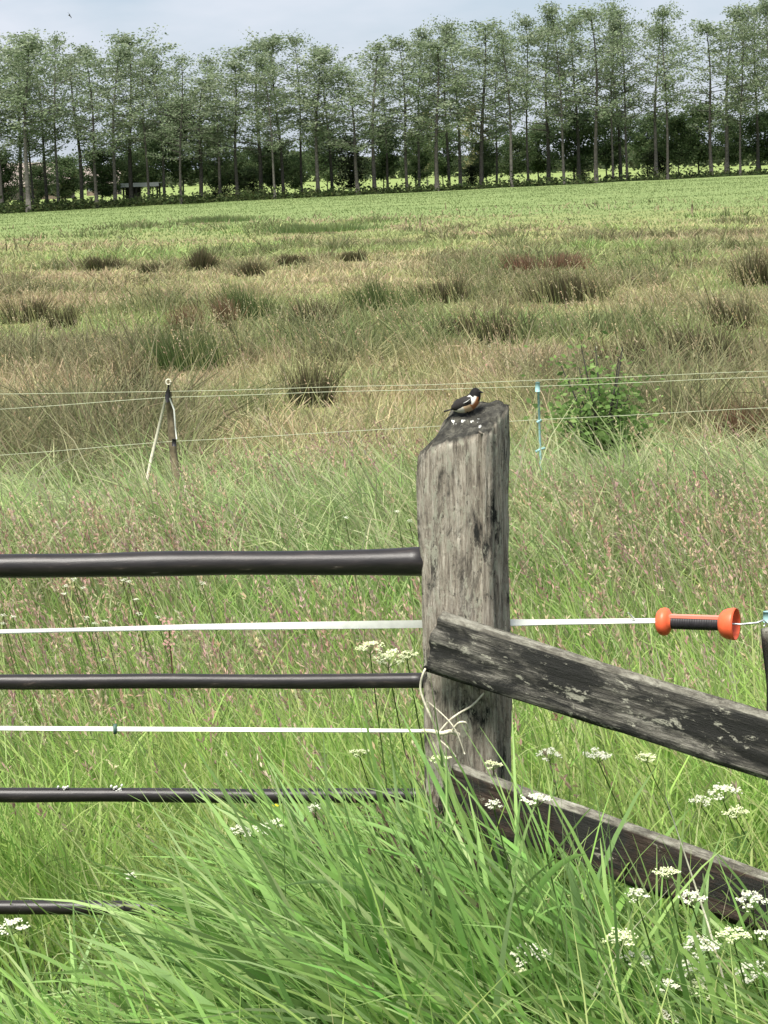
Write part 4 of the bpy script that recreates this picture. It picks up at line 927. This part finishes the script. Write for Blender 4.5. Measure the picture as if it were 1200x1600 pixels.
# ------------------------------------------------------------------ white umbel flowers
r = np.random.default_rng(23)
def parsley(px, py, Y, wpx, label, group, simple=False, cream=False):
    top = pix(px, py, Y); wd = wpx/(FPX/Y); bx, by = top.x+.05+r.normal(0, .03), top.y+r.normal(0, .05); b0 = Vector((bx, by, gz(bx, by)))
    t = thing('umbel_flower' if not simple else 'small_white_flower', label, 'flower', b0, group); tp = top-b0; wd *= 1.2
    mid = tp*.55+Vector((.03, 0, .02)); base = Vector((0, 0, -.02))
    MB().tube([base, mid*.6, mid, tp-Vector((0, 0, wd*.25))], [.0032, .003, .0025, .0016] if not simple else [.002, .002, .0018, .0015], 6, c=(.15, .23, .07)).build('stem', M_blade, t, col=True)
    ctr = tp-Vector((0, 0, wd*.28)); hd_ = MB(); V, Qs, C = [], [], []
    nu = 4 if simple else int(r.integers(8, 12))
    for k in range(nu):
        a = 2.4*k; rr = wd*.5*math.sqrt((k+.4)/nu); e = tp+Vector((rr*math.cos(a), rr*math.sin(a), r.normal(0, wd*.05)+wd*.22*(1-(2*rr/wd)**2)-wd*.08))
        hd_.tube([ctr, ctr.lerp(e, .6)+Vector((0, 0, wd*.02)), e], .0008, 4, c=(.20, .28, .10), cap=False)
        nf = 7 if simple else 16; us = wd*(.26 if simple else .15)
        for q in range(nf):
            a2 = 2.4*q; r2_ = us*math.sqrt((q+.3)/nf); c0 = e+Vector((r2_*math.cos(a2), r2_*math.sin(a2), r.normal(0, us*.25)+us*.25)); fs = us*.30
            ro = r.uniform(0, 1.5); tl = Vector((r.normal(0, .4), r.normal(-.35, .4), 1)).normalized(); ux = tl.cross(Vector((math.cos(ro), math.sin(ro), 0))).normalized(); uy = tl.cross(ux)
            b_ = len(hd_.V); cw = ((.60, .61, .47), (.68, .68, .57), (.52, .55, .38))[q % 3] if not cream else ((.70, .72, .48) if q % 2 else (.52, .58, .30))
            hd_.add([c0]+[c0+(ux*math.cos(z_*1.0472)+uy*math.sin(z_*1.0472))*fs*(1 if z_ % 2 else .75) for z_ in range(6)], [(0, 1, 2), (0, 2, 3), (0, 3, 4), (0, 4, 5), (0, 5, 6), (0, 6, 1)], cw)
    hd_.build('flower_head', M_flower, t, col=True)
    if not simple:
        for q in range(2):
            m_ = MB(); p0 = mid*(.45+.3*q); a = r.uniform(0, 6.28); dr = Vector((math.cos(a), math.sin(a)*.6, .35)).normalized(); L = .12
            m_.tube([p0, p0+dr*L], .0012, 4, c=(.12, .2, .05), cap=False)
            for k in range(10):
                f = .25+.75*k/10; c0 = p0+dr*L*f; sg = 1 if k % 2 else -1; sdv = dr.cross(Vector((0, 0, 1))).normalized()*sg; ll = .045*(1.1-f*.8)
                m_.add([c0, c0+sdv*ll*.5+dr*.012, c0+sdv*ll+dr*.01, c0+sdv*ll*.5-dr*.008], [(0, 1, 2, 3)], (.10, .19, .045))
            m_.build('leaf', M_blade, t, col=True)
G1 = 'white umbel flowers before the lower rail'
FRONT = [(838, 1250, 34, 0), (772, 1258, 22, 0), (1042, 1365, 30, 1), (1080, 1402, 34, 0), (995, 1398, 30, 0), (1176, 1408, 42, 0), (970, 1466, 40, 1), (995, 1498, 36, 0), (825, 1492, 46, 0), (818, 1520, 20, 1), (1092, 1480, 48, 0), (1075, 1515, 46, 0), (1040, 1540, 30, 0), (1092, 1546, 46, 1), (1147, 1462, 38, 1), (1177, 1520, 46, 0), (1045, 1588, 34, 0), (1195, 1460, 26, 0)]
for px, py, wp, cr_ in FRONT:
    parsley(px, py, r.uniform(4.72, 4.9), wp*1.1, 'cream greenish umbel flower in bud in front of the lower rail' if cr_ else 'open white umbel flower on thin stem in front of the lower rail', 'budding cream umbels' if cr_ else G1, cream=bool(cr_))
for px, py, wp in ((858, 1178, 30), (935, 1181, 36), (1010, 1184, 26), (1130, 1238, 44), (1095, 1252, 28), (1150, 1270, 32)):
    parsley(px, py, r.uniform(6.3, 6.7), wp, 'white umbel flower in the grass behind the two dark rails', 'white umbels behind the rails', cream=px in (1010, 1150))
for px, py, wp in ((400, 1298, 42), (428, 1288, 26), (18, 1448, 40), (204, 1368, 16), (492, 1262, 22), (375, 1297, 26)):
    parsley(px, py, 5.45, wp, 'white umbel flower in front of the black gate rails', 'white umbels before the gate')
for px, py, wp in ((578, 1012, 34), (606, 1030, 44), (636, 1024, 26), (562, 1176, 24), (688, 1186, 26), (770, 1196, 24)):
    parsley(px, py, 6.22 if py < 1100 or px < 600 else 5.8, wp, 'pale cream umbel flower growing close beside the thick post', 'cream umbels beside the post', cream=True)
for px, py in ((115, 906), (129, 919), (100, 929), (102, 917), (5, 962), (5, 975), (135, 966), (147, 975), (164, 971), (217, 960), (246, 965), (201, 909), (225, 901), (212, 937), (316, 912), (192, 907), (160, 1032), (20, 965), (620, 800), (640, 815), (540, 810)):
    parsley(px, py, r.uniform(8.2, 9.2), 8.5, 'small white flower dot in the grass beyond the top gate rail', 'small white flowers beyond the gate', simple=True)
# buttercup
bp_ = pix(429, 1262, 6.4); b0 = Vector((bp_.x+.03, bp_.y, gz(bp_.x, bp_.y))); bt = thing('buttercup', 'single yellow buttercup just below the third gate rail', 'flower', b0); tp = bp_-b0
MB().tube([(0, 0, -.02), tp*.5+Vector((.01, 0, 0)), tp], .0015, 6, c=(.14, .24, .06)).build('stem', M_blade, bt, col=True)
for k in range(5):
    a = k*1.2566; d = Vector((math.cos(a), math.sin(a), .55)); s_ = Vector((-math.sin(a), math.cos(a), 0)); MB().add([tp, tp+d*.007+s_*.006, tp+d*.013+s_*.003, tp+d*.013-s_*.003, tp+d*.007-s_*.006], [(0, 1, 2, 3, 4)], (.80, .62, .03)).build('petal', M_flower, bt, col=True)
# sorrel
bp_ = pix(262, 962, 8.6); b0 = Vector((bp_.x+.02, bp_.y, gz(bp_.x, bp_.y))); bt = thing('sorrel_plant', 'reddish pink sorrel spike between the top rail and the white tape', 'plant', b0); tp = bp_-b0
MB().tube([(0, 0, -.02), tp*.5, tp*.93], .003, 6, c=(.25, .14, .10)).build('stem', M_blade, bt, col=True)
m_ = MB()
for k in range(46):
    f = r.uniform(.76, 1.0); c0 = tp*f+Vector((r.normal(0, .012), r.normal(0, .012), 0)); s_ = .006
    m_.add([c0+Vector((-s_, 0, 0)), c0+Vector((0, -.003, -s_*.7)), c0+Vector((s_, 0, 0)), c0+Vector((0, .003, s_*.9))], [(0, 1, 2, 3)], (.40, .24, .20))
m_.build('seed_spike', M_flower, bt, col=True)
